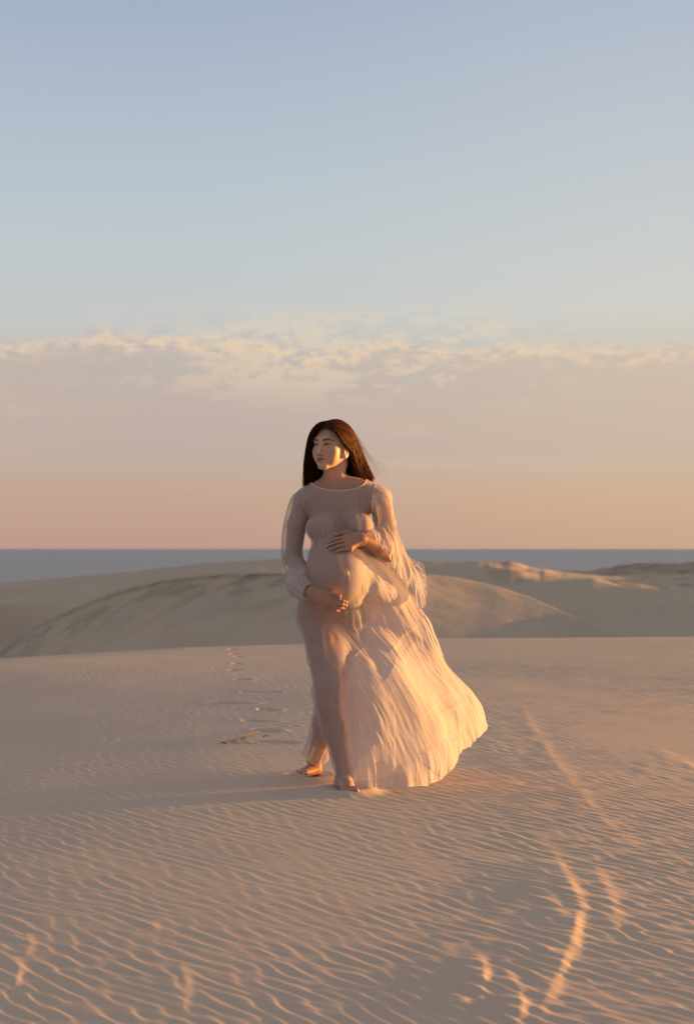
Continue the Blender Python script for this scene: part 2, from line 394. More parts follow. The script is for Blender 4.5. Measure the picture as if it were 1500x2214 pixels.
# ------------------------------------------------------------------ signed distance shapes and surface extraction
def unit(v): v = np.asarray(v, float); return v/np.linalg.norm(v)
def P_cone(a, b, ra, rb, k):                             # tapered limb segment
    a, b = np.asarray(a, float), np.asarray(b, float)
    lo = np.minimum(a-ra, b-rb); hi = np.maximum(a+ra, b+rb); ab = b-a; L2 = ab@ab
    def f(X, Y, Z):
        px, py, pz = X-a[0], Y-a[1], Z-a[2]
        t = np.clip((px*ab[0]+py*ab[1]+pz*ab[2])/L2, 0, 1)
        return np.sqrt((px-ab[0]*t)**2+(py-ab[1]*t)**2+(pz-ab[2]*t)**2)-(ra+(rb-ra)*t)
    return (f, lo, hi, k)
def P_ell(c, r, k, M=None):                              # ellipsoid, M = rotation matrix with its axes as columns
    c, r = np.asarray(c, float), np.asarray(r, float); e = r.max()
    def f(X, Y, Z):
        x, y, z = X-c[0], Y-c[1], Z-c[2]
        if M is not None: x, y, z = (M[0,0]*x+M[1,0]*y+M[2,0]*z, M[0,1]*x+M[1,1]*y+M[2,1]*z, M[0,2]*x+M[1,2]*y+M[2,2]*z)
        k0 = np.sqrt((x/r[0])**2+(y/r[1])**2+(z/r[2])**2); k1 = np.sqrt((x/r[0]**2)**2+(y/r[1]**2)**2+(z/r[2]**2)**2)
        return k0*(k0-1)/np.maximum(k1, 1e-6)
    return (f, c-e, c+e, k)
def smin(a, b, k):
    h = np.clip(0.5+0.5*(b-a)/k, 0, 1); return b+(a-b)*h-k*h*(1-h)
def sub_(a, b, k): return -smin(-a, b, k)                # carve b out of a
def sdf_eval(prims, P):
    d = np.full(P.shape[:-1], 1.0)
    for f, lo, hi, k in prims:
        v = f(P[..., 0], P[..., 1], P[..., 2]); d = sub_(d, v, -k) if k < 0 else smin(d, v, k)
    return d
def sdf_grid(prims, xs, ys, zs):
    D = np.full((len(xs), len(ys), len(zs)), 1.0, np.float32)
    for f, lo, hi, k in prims:
        m = abs(k)+0.012
        i0, i1 = np.searchsorted(xs, [lo[0]-m, hi[0]+m]); j0, j1 = np.searchsorted(ys, [lo[1]-m, hi[1]+m]); k0, k1 = np.searchsorted(zs, [lo[2]-m, hi[2]+m])
        if i1 <= i0 or j1 <= j0 or k1 <= k0: continue
        v = f(xs[i0:i1, None, None], ys[None, j0:j1, None], zs[None, None, k0:k1]).astype(np.float32)
        s = D[i0:i1, j0:j1, k0:k1]
        D[i0:i1, j0:j1, k0:k1] = sub_(s, v, -k) if k < 0 else smin(s, v, k)
    return D
def surface_nets(D, xs, ys, zs):
    S = D < 0
    c = np.zeros((D.shape[0]-1, D.shape[1]-1, D.shape[2]-1), np.uint8)
    for a in (0, 1):
        for b in (0, 1):
            for e in (0, 1): c += S[a:a+c.shape[0], b:b+c.shape[1], e:e+c.shape[2]]
    I, J, K = np.nonzero((c > 0) & (c < 8))
    acc = np.zeros((len(I), 3)); cnt = np.zeros(len(I))
    ax = (xs, ys, zs)
    for d in range(3):
        o1, o2 = [(1, 2), (0, 2), (0, 1)][d]
        for p in (0, 1):
            for q in (0, 1):
                off = [0, 0, 0]; off[o1] = p; off[o2] = q
                A = [I+off[0], J+off[1], K+off[2]]; B = [a.copy() for a in A]; B[d] = B[d]+1
                va = D[A[0], A[1], A[2]]; vb = D[B[0], B[1], B[2]]
                m = (va < 0) != (vb < 0)
                t = np.where(m, va/np.where(m, va-vb, 1), 0)
                pa = np.stack([ax[i][A[i]] for i in range(3)], -1); pb = np.stack([ax[i][B[i]] for i in range(3)], -1)
                acc += np.where(m[:, None], pa+(pb-pa)*t[:, None], 0); cnt += m
    verts = acc/cnt[:, None]
    idx = np.full(c.shape, -1, np.int32); idx[I, J, K] = np.arange(len(I))
    F = []
    n = c.shape
    for d in range(3):
        sl0 = [slice(1, n[0]), slice(1, n[1]), slice(1, n[2])]; sl1 = list(sl0)
        sl0[d] = slice(0, n[d]); sl1[d] = slice(1, n[d]+1)
        a = S[tuple(sl0)]; b = S[tuple(sl1)]
        for flip in (False, True):
            m = (a & ~b) if not flip else (~a & b)
            i, j, k = np.nonzero(m); g = [i, j, k]
            for q in range(3):
                if q != d: g[q] = g[q]+1
            o1, o2 = [(1, 2), (2, 0), (0, 1)][d]
            def at(p, q):
                h = [x.copy() for x in g]; h[o1] -= p; h[o2] -= q; return idx[h[0], h[1], h[2]]
            quad = np.stack([at(1, 1), at(0, 1), at(0, 0), at(1, 0)], -1)
            F.append(quad[:, ::-1] if flip else quad)
    F = np.concatenate(F); F = F[(F >= 0).all(1)]
    return verts, F
def relax(v, F, n=1, w=0.5):
    e = np.concatenate([F[:, [i, (i+1) % F.shape[1]]] for i in range(F.shape[1])]); e = np.concatenate([e, e[:, ::-1]])
    deg = np.bincount(e[:, 0], minlength=len(v)).astype(float)
    for _ in range(n):
        for ww in (w, -w*1.04):
            s = np.stack([np.bincount(e[:, 0], v[e[:, 1], i], minlength=len(v)) for i in range(3)], -1)/np.maximum(deg, 1)[:, None]
            v = v+(s-v)*ww
    return v
def clip_mesh(v, F, s):                                  # keep s >= 0, cutting triangles cleanly
    T = np.concatenate([F[:, [0, 1, 2]], F[:, [0, 2, 3]]]) if F.shape[1] == 4 else F
    ins = s[T] >= 0; c = ins.sum(1); out = [T[c == 3]]; nv = [v]; base = len(v); key = {}
    extra = []
    def cut(a, b):
        k = (a, b) if a < b else (b, a)
        if k not in key:
            t = s[a]/(s[a]-s[b]); key[k] = base+len(extra); extra.append(v[a]+(v[b]-v[a])*t)
        return key[k]
    res = []
    for tri, m in zip(T[(c == 1) | (c == 2)].tolist(), ins[(c == 1) | (c == 2)].tolist()):
        if sum(m) == 1:
            i = m.index(True); a, b, d = tri[i], tri[(i+1) % 3], tri[(i+2) % 3]
            res.append((a, cut(a, b), cut(a, d)))
        else:
            i = m.index(False); a, b, d = tri[i], tri[(i+1) % 3], tri[(i+2) % 3]
            p, q = cut(a, b), cut(a, d); res.append((p, b, d)); res.append((p, d, q))
    if res: out.append(np.array(res)); nv.append(np.array(extra))
    T = np.concatenate(out); v = np.concatenate(nv)
    used = np.unique(T); mp = np.full(len(v), -1); mp[used] = np.arange(len(used))
    return v[used], mp[T]

# ------------------------------------------------------------------ the woman: torso and legs
HIP_L, HIP_R = V(690, 1318, 0.02), V(752, 1316, 0.05)
KNEE_F, ANK_F = V(712, 1508, -0.105), V(746, 1672, -0.075)
KNEE_B, ANK_B = V(722, 1492, 0.06), V(679, 1643, 0.335)
Mt = np.array(Matrix.Rotation(R(9), 3, 'Z'))             # torso turned a little to the viewer's right
torso = [
    P_ell(V(733, 1112, 0.035), (0.133, 0.098, 0.165), 0.03, Mt),
    P_cone(V(664, 1083, 0.04), V(808, 1077, 0.03), 0.046, 0.046, 0.04),
    P_cone(V(700, 1066, 0.04), V(772, 1062, 0.035), 0.050, 0.050, 0.05),
    P_cone(V(722, 1046, 0.05), V(664, 1080, 0.045), 0.034, 0.038, 0.05),
    P_cone(V(724, 1044, 0.05), V(806, 1073, 0.04), 0.034, 0.038, 0.05),
    P_ell(V(731, 1195, 0.035), (0.108, 0.092, 0.15), 0.05, Mt),
    P_ell(V(696, 1143, -0.060), (0.067, 0.062, 0.060), 0.022),
    P_ell(V(776, 1140, -0.052), (0.062, 0.060, 0.060), 0.026),
    P_ell(V(729, 1243, -0.070), (0.138, 0.152, 0.152), 0.06, Mt),
    P_ell(V(731, 1205, -0.030), (0.108, 0.115, 0.09), 0.06, Mt),
    P_ell(V(748, 1240, -0.214), (0.008, 0.009, 0.008), 0.010),
    P_ell(V(714, 1312, 0.050), (0.142, 0.112, 0.13), 0.08),
    P_ell(V(690, 1340, 0.105), (0.085, 0.085, 0.095), 0.05),
    P_ell(V(748, 1340, 0.115), (0.085, 0.085, 0.095), 0.05),
]
legs = [
    P_cone(HIP_L+[-.0,0,-.02], KNEE_F+[0, .01, .04], 0.088, 0.060, 0.04),
    P_cone(KNEE_F+[0, .01, .05], KNEE_F+[0, -.002, -.03], 0.058, 0.052, 0.03),
    P_cone(KNEE_F+[0, .01, -.02], V(724, 1575, -0.07), 0.050, 0.051, 0.03),
    P_cone(V(724, 1570, -0.065), ANK_F, 0.052, 0.032, 0.03),
    P_cone(HIP_R+[0,0,-.02], KNEE_B+[0, 0, .03], 0.088, 0.058, 0.04),
    P_cone(KNEE_B, V(704, 1565, 0.17), 0.052, 0.051, 0.03),
    P_cone(V(704, 1560, 0.165), ANK_B, 0.051, 0.030, 0.03),
]
FT = V(763, 1706, -0.215)
feet = [
    P_cone(ANK_F, V(742, 1690, -0.03), 0.031, 0.034, 0.03),             # heel, front foot
    P_cone(V(744, 1690, -0.05), V(753, 1700, -0.17), 0.031, 0.024, 0.03),
    P_cone(V(742, 1695, -0.06), V(750, 1707, -0.19), 0.028, 0.024, 0.03),
    P_cone(ANK_B, V(684, 1664, 0.345), 0.028, 0.027, 0.03),              # rear foot, turned out
    P_cone(V(681, 1660, 0.33), V(657, 1666, 0.27), 0.025, 0.015, 0.02),
    P_cone(V(682, 1665, 0.32), V(662, 1670, 0.25), 0.022, 0.014, 0.02),
]
for i in range(5):                                       # toes
    a = V(741+5.6*i, 1706-0.2*i, -0.195-0.005*min(i, 3)-(.012 if i == 4 else 0)); b = a+[0.006+0.002*i, -0.034-0.006*(i >= 3), -0.004]
    r = 0.0085+(0.004 if i == 4 else 0.0)
    feet.append(P_cone(a, b, r+0.001, r, 0.008))
    a = V(652+2.6*i, 1666+0.9*i, 0.27-0.012*i); b = a+[-0.020, -0.012, -0.003]
    feet.append(P_cone(a, b, 0.008, 0.0075, 0.008))
def front_y(px, py, prims, off=0.0, dys=(-0.32, 0.25)):  # depth at which the photo's sight line meets the shape
    dy = np.linspace(dys[0], dys[1], 400); P = np.stack([V(px, py, d) for d in dy])
    s = sdf_eval(prims, P)-off; k = np.argmax(s < 0)
    return dy[k] if (s < 0).any() else None
neck = [P_cone(V(719, 1000, 0.055), V(724, 1052, 0.055), 0.044, 0.048, 0.025),
        P_cone(V(705, 1015, 0.02), V(722, 1058, -0.012), 0.010, 0.009, 0.02), P_cone(V(738, 1012, 0.03), V(730, 1058, -0.012), 0.010, 0.009, 0.02),
        P_cone(V(730, 1057, -0.020), V(790, 1048, -0.002), 0.0095, 0.0085, 0.018), P_cone(V(716, 1058, -0.018), V(682, 1060, 0.004), 0.0090, 0.0070, 0.018)]
# arms
dress_off = 0.006
def on(px, py, out):                                     # a point resting on the dress at that place of the photo
    y = front_y(px, py, torso+legs, dress_off)
    return V(px, py, (y if y is not None else -0.12)-out)
SH_L, EL_L = V(655, 1086, 0.04), V(633, 1205, 0.055)
WR_L = V(673, 1279, -0.155)
SH_R, EL_R = V(818, 1080, 0.035), V(841, 1196, 0.02)
WR_R = on(780, 1164, 0.040)
arms = [
    P_cone(SH_L, V(641, 1135, 0.05), 0.040, 0.040, 0.03), P_cone(V(641, 1135, 0.05), EL_L, 0.040, 0.035, 0.02),
    P_cone(EL_L, EL_L*0.62+WR_L*0.38, 0.037, 0.038, 0.02), P_cone(EL_L*0.62+WR_L*0.38, WR_L, 0.038, 0.0255, 0.02),
    P_cone(SH_R, V(833, 1135, 0.03), 0.040, 0.040, 0.03), P_cone(V(833, 1135, 0.03), EL_R, 0.040, 0.035, 0.02),
    P_cone(EL_R, EL_R*0.6+WR_R*0.4, 0.037, 0.037, 0.02), P_cone(EL_R*0.6+WR_R*0.4, WR_R, 0.037, 0.0255, 0.02),
]
nails = []
def finger(pts, r0, r1, k=0.006):
    out = []
    n = len(pts)-1
    for i in range(n):
        a = r0+(r1-r0)*i/n; b = r0+(r1-r0)*(i+1)/n
        out.append(P_cone(pts[i], pts[i+1], a, b, 0.006 if i == 0 else 0.004))
    return out
def hand_upper():
    mcp = [(747, 1162), (749, 1170), (753, 1177.5), (757, 1185)]
    pip = [(729, 1165), (728, 1173.5), (733, 1181), (742, 1187.5)]
    tip = [(710, 1172.5), (706, 1181), (714, 1187), (728, 1191.5)]
    rad = [0.0088, 0.0090, 0.0086, 0.0078]
    W = WR_R; S = []
    K = [on(*m, 0.020) for m in mcp]
    for m in K: S.append(P_cone(W+(m-W)*0.12, m, 0.019, 0.0135, 0.022))
    S.append(P_cone(K[0], K[3], 0.0125, 0.0110, 0.012))
    for m, p, t, r in zip(K, pip, tip, rad):
        pp = on(*p, 0.020); tt = on(*t, 0.0085)
        mid = pp*0.45+tt*0.55+np.array([0, -0.004, 0])
        S += finger([m, pp, mid, tt], r+0.001, r-0.0018)
        nails.append((tt+unit(tt-mid)*0.0015+np.array([0, -0.0055, 0.0015]), 0.0068))
    tb, tj, tt = on(771, 1158, 0.024), on(750, 1151, 0.016), on(727, 1156.5, 0.012)
    S.append(P_cone(W+(tb-W)*0.3, tb, 0.019, 0.014, 0.015)); S += finger([tb, tj, tt], 0.0115, 0.0083)
    nails.append((tt+unit(tt-tj)*0.002+np.array([0, -0.004, 0.004]), 0.0075))
    return S
def hand_lower():
    W = WR_L; S = []
    mcp = [V(712, 1292, -0.222), V(709, 1300, -0.226), V(706, 1307, -0.220), V(703, 1313, -0.208)]
    pip = [V(733, 1297.5, -0.246), V(731, 1306, -0.248), V(727, 1313, -0.240), V(720, 1319, -0.226)]
    tip = [V(749, 1302, -0.235), V(748, 1309.5, -0.236), V(742, 1315.5, -0.230), V(732, 1321, -0.220)]
    rad = [0.0086, 0.0088, 0.0084, 0.0076]
    for m in mcp: S.append(P_cone(W+(m-W)*0.15, m, 0.020, 0.0125, 0.022))
    S.append(P_cone(mcp[0], mcp[3], 0.0125, 0.0105, 0.012))
    for m, p, t, r in zip(mcp, pip, tip, rad):
        mid = p*0.5+t*0.5+np.array([0.0, -0.003, 0])
        S += finger([m, p, mid, t], r+0.001, r-0.0018)
        nails.append((t+unit(t-mid)*0.003+np.array([0.001, -0.004, 0.003]), 0.0062))
    tb, tj, tt = V(702, 1284, -0.205), V(720, 1283.5, -0.236), V(734, 1289, -0.248)
    S.append(P_cone(W+(tb-W)*0.25, tb, 0.021, 0.0145, 0.018)); S += finger([tb, tj, tt], 0.0125, 0.0086)
    nails.append((tt+unit(tt-tj)*0.002+np.array([0.0, -0.0065, 0.001]), 0.0078))
    return S
hands = hand_upper()+hand_lower()

# ------------------------------------------------------------------ head
YAW = R(33); HO = V(716, 963, 0.02)
Mh = np.array([[math.cos(YAW), math.sin(YAW), 0], [-math.sin(YAW), math.cos(YAW), 0], [0, 0, 1]]).T
Mh = np.stack([[math.cos(YAW), -math.sin(YAW), 0], [math.sin(YAW), math.cos(YAW), 0], [0, 0, 1]], 1)   # columns: side, back, up
def H(x, y, z): return HO+Mh@np.array([x, y, z])
def head_local(P): return (P-HO)@Mh
def hell(c, r, k): return P_ell(H(*c), r, k, Mh)
def hcone(a, b, ra, rb, k): return P_cone(H(*a), H(*b), ra, rb, k)
head = [
    hell((0, 0.020, 0.030), (0.0715, 0.090, 0.078), 0.02),
    hell((0, -0.022, -0.005), (0.0620, 0.062, 0.078), 0.02),
    hell((0, -0.030, -0.050), (0.0490, 0.050, 0.053), 0.02),
    hcone((-0.046, 0.005, -0.050), (-0.012, -0.062, -0.094), 0.017, 0.0140, 0.02), hcone((0.046, 0.005, -0.050), (0.012, -0.062, -0.094), 0.017, 0.0140, 0.02),
    hell((0, -0.073, -0.096), (0.019, 0.0150, 0.0135), 0.018),
    hell((-0.040, -0.050, -0.030), (0.023, 0.020, 0.022), 0.025), hell((0.040, -0.050, -0.030), (0.023, 0.020, 0.022), 0.025),
    hell((-0.031, -0.045, -0.054), (0.021, 0.022, 0.026), 0.025), hell((0.031, -0.045, -0.054), (0.021, 0.022, 0.026), 0.025),
    hell((0, -0.072, 0.022), (0.048, 0.012, 0.012), 0.022),
    hell((-0.030, -0.093, 0.0005), (0.0155, 0.0120, 0.0105), -0.010), hell((0.030, -0.093, 0.0005), (0.0155, 0.0120, 0.0105), -0.010),
    hell((-0.0305, -0.0690, -0.0005), (0.0135, 0.0125, 0.0105), 0.003), hell((0.0305, -0.0690, -0.0005), (0.0135, 0.0125, 0.0105), 0.003),
    hcone((-0.041, -0.0715, 0.0040), (-0.020, -0.0790, 0.0050), 0.0035, 0.0035, 0.005), hcone((0.041, -0.0715, 0.0040), (0.020, -0.0790, 0.0050), 0.0035, 0.0035, 0.005),
    hcone((0, -0.081, 0.006), (0, -0.1010, -0.034), 0.0070, 0.0085, 0.010),
    hell((0, -0.1010, -0.038), (0.0095, 0.0090, 0.0075), 0.008),
    hell((-0.0120, -0.0900, -0.0415), (0.0075, 0.0095, 0.0065), 0.006), hell((0.0120, -0.0900, -0.0415), (0.0075, 0.0095, 0.0065), 0.006),
    hell((-0.0060, -0.0985, -0.0470), (0.0036, 0.0045, 0.0032), -0.002), hell((0.0060, -0.0985, -0.0470), (0.0036, 0.0045, 0.0032), -0.002),
    hell((0, -0.0800, -0.0660), (0.022, 0.014, 0.014), 0.012),
    hell((0, -0.0920, -0.0635), (0.0180, 0.0062, 0.0044), 0.004), hell((0, -0.0920, -0.0730), (0.0155, 0.0068, 0.0056), 0.004),
    hcone((-0.0245, -0.0815, -0.0630), (0, -0.0985, -0.0684), 0.0009, 0.0010, -0.002), hcone((0.0245, -0.0815, -0.0630), (0, -0.0985, -0.0684), 0.0009, 0.0010, -0.002),
    # ears
    hell((0.073, 0.012, -0.032), (0.0065, 0.0175, 0.027), 0.006), hell((0.0780, 0.007, -0.030), (0.0048, 0.0095, 0.015), -0.004), hell((0.071, 0.004, -0.053), (0.0060, 0.0085, 0.0095), 0.006),
    hell((-0.073, 0.012, -0.032), (0.0065, 0.0175, 0.027), 0.006), hell((-0.0780, 0.007, -0.030), (0.0048, 0.0095, 0.015), -0.004), hell((-0.071, 0.004, -0.053), (0.0060, 0.0085, 0.0095), 0.006),
    hcone((0, 0.035, -0.030), (0, 0.045, -0.075), 0.058, 0.050, 0.03),
]
body_prims = torso+legs+feet+neck+arms+hands+head

def skin_material():
    m, N, b, out = principled('skin', Roughness=0.50)
    at = N.n('ShaderNodeVertexColor'); at.layer_name = 'tone'
    g = N.n('ShaderNodeNewGeometry')
    c = N.mix(N.m('MULTIPLY', N.noise(g.outputs['Position'], 45, 4, 0.6), 0.22), at.outputs[0], (0.36, 0.15, 0.09, 1))
    N.link(c, b.inputs['Base Color'])
    b.inputs['Subsurface Weight'].default_value = 0.25; b.inputs['Subsurface Radius'].default_value = (1.0, 0.35, 0.18)
    b.inputs['Subsurface Scale'].default_value = 0.006; b.inputs['Specular IOR Level'].default_value = 0.35
    bp = N.n('ShaderNodeBump', i_Strength=0.15, i_Distance=0.001, i_Height=N.noise(g.outputs['Position'], 700, 2, 0.5))
    N.link(bp.outputs[0], b.inputs['Normal'])
    return m

def axis(parts):                                         # (start, stop, step) pieces joined into one coordinate axis
    out = []
    for a, b, s in parts: out.append(np.arange(a, b-1e-9, s))
    return np.concatenate(out+[[parts[-1][1]]])
def build_body(parent):
    f = 1.7 if FASTDEV else 1.0
    hx = HO[0]
    xs = axis([(-0.31, -0.19, .003*f), (-0.19, 0.02, .0017*f), (0.02, 0.27, .003*f)])
    ys = axis([(PD-0.30, PD-0.13, .0020*f), (PD-0.13, PD+0.14, .0026*f), (PD+0.14, PD+0.46, .004*f)])
    zs = axis([(-0.06, 0.78, .0045*f), (0.78, 1.14, .0020*f), (1.14, 1.40, .0036*f), (1.40, 1.68, .0016*f)])
    D = sdf_grid(body_prims, xs, ys, zs)
    v, F = surface_nets(D, xs, ys, zs)
    v = relax(v, F, 2, 0.5)
    o = make_mesh('body', v, F, skin_material(), parent)
    # skin tones by vertex: lips, brows, lashes, eyes, nails
    base = np.array([0.44, 0.25, 0.175]); col = np.tile(base, (len(v), 1))
    L = head_local(v); x, y, z = L.T
    fr = (y < -0.03)
    def paint(w, c):
        nonlocal col
        w = np.clip(w, 0, 1)[:, None]; col = col*(1-w)+np.array(c)*w
    isH = (v[:, 2] > 1.38) & fr
    paint(sstep(v[:, 2], 1.36, 1.46)*0.9, (0.72, 0.455, 0.335))  # face lightened in colour to make up for shade from the hair
    paint(isH*0.35*np.exp(-((np.abs(x)-0.045)/0.02)**2-((z+0.03)/0.02)**2), (0.60, 0.26, 0.19))
    zc = z-0.0052*(np.abs(x)/0.0235)**1.6
    lip = ((x/0.0240)**2+((zc+0.0684)/(0.0098*(1-0.35*np.abs(x)/0.0225)))**2)
    paint(isH*(1-sstep(lip, 0.75, 1.1))*0.85, (0.40, 0.13, 0.11))
    paint(isH*(np.abs(x) < 0.023)*np.exp(-((zc+0.0684)/0.0009)**2)*0.8, (0.16, 0.04, 0.035))
    for s in (-1, 1):
        xe = s*x
        bz = 0.0185+0.0045*np.sin(np.clip((xe-0.012)/0.042, 0, 1)*math.pi*0.8)-0.0045*np.clip((xe-0.04)/0.014, 0, 1)
        wb = 0.0056*(1-0.6*np.clip((xe-0.030)/0.024, 0, 1))
        paint(isH*(xe > 0.0115)*(xe < 0.0535)*(1-sstep(np.abs(z-bz), wb*0.6, wb*1.3))*0.88, (0.055, 0.026, 0.016))
        ex, ez = xe-0.0305, z+0.0005
        lid = np.abs(ez)-0.0052*(1-(ex/0.0150)**2)
        inside = (np.abs(ex) < 0.0150)
        paint(isH*0.45*np.exp(-(ex/0.018)**2-((ez-0.004)/0.010)**2), (0.22, 0.11, 0.08))
        paint(isH*inside*(1-sstep(lid, -0.0008, 0.0004)), (0.44, 0.39, 0.36))
        gx = x-s*0.0305+0.0025                            # irises look to the side the head turns to
        paint(isH*inside*(1-sstep(lid, -0.0008, 0.0004))*(1-sstep(np.hypot(gx, ez-0.0003), 0.0042, 0.0056)), (0.07, 0.045, 0.025))
        up = np.abs(ez-0.0052*(1-(ex/0.0150)**2))
        paint(isH*inside*(1-sstep(up, 0.0006, 0.0030))*0.95, (0.03, 0.016, 0.012))
        lo = np.abs(ez+0.0052*(1-(ex/0.0150)**2))
        paint(isH*inside*(1-sstep(lo, 0.0004, 0.0012))*0.5, (0.08, 0.04, 0.03))
    nost = np.exp(-((np.abs(x)-0.0060)/0.0030)**2-((z+0.0475)/0.0022)**2)*(y < -0.085)
    paint(isH*nost*0.75, (0.13, 0.05, 0.035))
    for c, r in nails:
        d = np.linalg.norm(v-c, axis=1); paint((1-sstep(d, r*0.75, r))*0.8, (0.62, 0.42, 0.36))
    paint((v[:, 2] < 0.12)*0.25, (0.55, 0.30, 0.17))
    set_color_attr(o, 'tone', np.concatenate([col, np.ones((len(v), 1))], 1))
    return o

# ------------------------------------------------------------------ sheer dress
def gauze(name, clear, scale=1.0, depth=0.0010):
    m = bpy.data.materials.new(name); m.use_nodes = True; N = NT(m.node_tree)
    out = N.n('ShaderNodeOutputMaterial')
    uv = N.n('ShaderNodeUVMap'); uv.uv_map = 'cloth'
    sp = N.n('ShaderNodeSeparateXYZ', i_0=uv.outputs[0]); U, W = sp.outputs[0], sp.outputs[1]
    ply = N.n('ShaderNodeAttribute'); ply.attribute_name = 'ply'
    warp = N.noise(N.comb(N.m('MULTIPLY', U, 14.0), N.m('MULTIPLY', W, 9.0)), 1.0, 3, 0.5)
    U2 = N.m('ADD', U, N.m('MULTIPLY', N.m('SUBTRACT', warp, 0.5), 0.02))
    cr = N.noise(N.comb(N.m('MULTIPLY', U2, 300.0*scale), N.m('MULTIPLY', W, 16.0*scale)), 1.0, 3, 0.55)
    cr2 = N.noise(N.comb(N.m('MULTIPLY', U2, 60.0*scale), N.m('MULTIPLY', W, 9.0*scale), 3.0), 1.0, 3, 0.55)
    bp = N.n('ShaderNodeBump', i_Strength=0.85, i_Distance=depth, i_Height=N.m('ADD', cr, N.m('MULTIPLY', cr2, 0.35)))
    c = N.mix(N.mr(cr, 0.35, 0.65), (0.64, 0.585, 0.570, 1), (0.76, 0.705, 0.690, 1))
    d = N.n('ShaderNodeBsdfDiffuse', i_Color=c, i_Normal=bp.outputs[0])
    t = N.n('ShaderNodeBsdfTranslucent', i_Color=c, i_Normal=bp.outputs[0])
    mx = N.n('ShaderNodeMixShader', i_0=0.36); N.link(d.outputs[0], mx.inputs[1]); N.link(t.outputs[0], mx.inputs[2])
    tr = N.n('ShaderNodeBsdfTransparent', i_Color=(1.0, 0.97, 0.95, 1))
    m2 = N.n('ShaderNodeMixShader', i_0=N.m('MULTIPLY', N.mr(cr, 0.25, 0.75, clear+0.035, clear-0.035), N.m('SUBTRACT', 1.0, N.m('MULTIPLY', ply.outputs['Fac'], 0.78)))); N.link(mx.outputs[0], m2.inputs[1]); N.link(tr.outputs[0], m2.inputs[2])
    N.link(m2.outputs[0], out.inputs[0])
    return m
GZ_TIGHT = gauze('fitted_gauze', 0.50, 0.8, 0.00045); GZ_TRAIN = gauze('flowing_gauze', 0.50, 1.0, 0.0011); GZ_SLEEVE = gauze('sleeve_gauze', 0.42)
TRIM, _N, _b, _o = principled('rolled_hem', Roughness=0.8); _b.inputs['Base Color'].default_value = (0.80, 0.73, 0.68, 1)

def set_uv(o, uv):                                       # uv per vertex
    me = o.data; l = me.uv_layers.new(name='cloth')
    idx = np.empty(len(me.loops), np.int32); me.loops.foreach_get('vertex_index', idx)
    l.data.foreach_set('uv', np.asarray(uv, np.float32)[idx].ravel())
def tube(pts, r, n=6, closed=False):
    pts = np.asarray(pts, float); m = len(pts); r = np.broadcast_to(r, (m,))
    T = np.roll(pts, -1, 0)-np.roll(pts, 1, 0) if closed else np.gradient(pts, axis=0)
    T /= np.maximum(np.linalg.norm(T, axis=1), 1e-9)[:, None]
    ref = np.where(np.abs(T[:, 2:3]) > 0.9, [[1.0, 0, 0]], [[0, 0, 1.0]])
    A = np.cross(T, ref); A /= np.linalg.norm(A, axis=1)[:, None]; B = np.cross(T, A)
    a = np.arange(n)/n*2*math.pi
    v = pts[:, None]+r[:, None, None]*(A[:, None]*np.cos(a)[None, :, None]+B[:, None]*np.sin(a)[None, :, None])
    F = grid_faces(m, n, True)
    if closed:
        j = np.arange(n); j2 = (j+1) % n
        F = np.concatenate([F, np.stack([(m-1)*n+j, (m-1)*n+j2, j2, j], -1)])
    return v.reshape(-1, 3), F
def catmull(P, n, closed):                               # along axis 0
    m = len(P)
    if closed: t = np.arange(n)/n*m
    else: t = np.linspace(0, m-1, n)
    i = np.minimum(np.floor(t).astype(int), m-1 if closed else m-2); f = (t-i)
    g = lambda k: P[(i+k) % m] if closed else P[np.clip(i+k, 0, m-1)]
    f = f.reshape((-1,)+(1,)*(P.ndim-1))
    p0, p1, p2, p3 = g(-1), g(0), g(1), g(2)
    return 0.5*((2*p1)+(-p0+p2)*f+(2*p0-5*p1+4*p2-p3)*f*f+(-p0+3*p1-3*p2+p3)*f**3)
def grid_normals(P, wrap):
    du = np.roll(P, -1, 1)-np.roll(P, 1, 1) if wrap else np.gradient(P, axis=1)
    dv = np.gradient(P, axis=0)
    n = np.cross(du, dv); n /= np.maximum(np.linalg.norm(n, axis=2), 1e-9)[..., None]
    return n
def hull2(p):
    o = np.lexsort((p[:, 1], p[:, 0])); p = p[o]
    def half(q):
        h = []
        for a in q:
            while len(h) > 1 and (h[-1][0]-h[-2][0])*(a[1]-h[-2][1])-(h[-1][1]-h[-2][1])*(a[0]-h[-2][0]) <= 0: h.pop()
            h.append(a)
        return h
    lo = half(p); up = half(p[::-1])
    return np.array(lo[:-1]), np.array(up[:-1])           # left to right through the front (small y), then back
def resamp(p, n, dens=None):
    s = np.concatenate([[0], np.cumsum(np.linalg.norm(np.diff(p, axis=0), axis=1))])
    t = np.linspace(0, s[-1], n)
    return np.stack([np.interp(t, s, p[:, 0]), np.interp(t, s, p[:, 1])], -1)

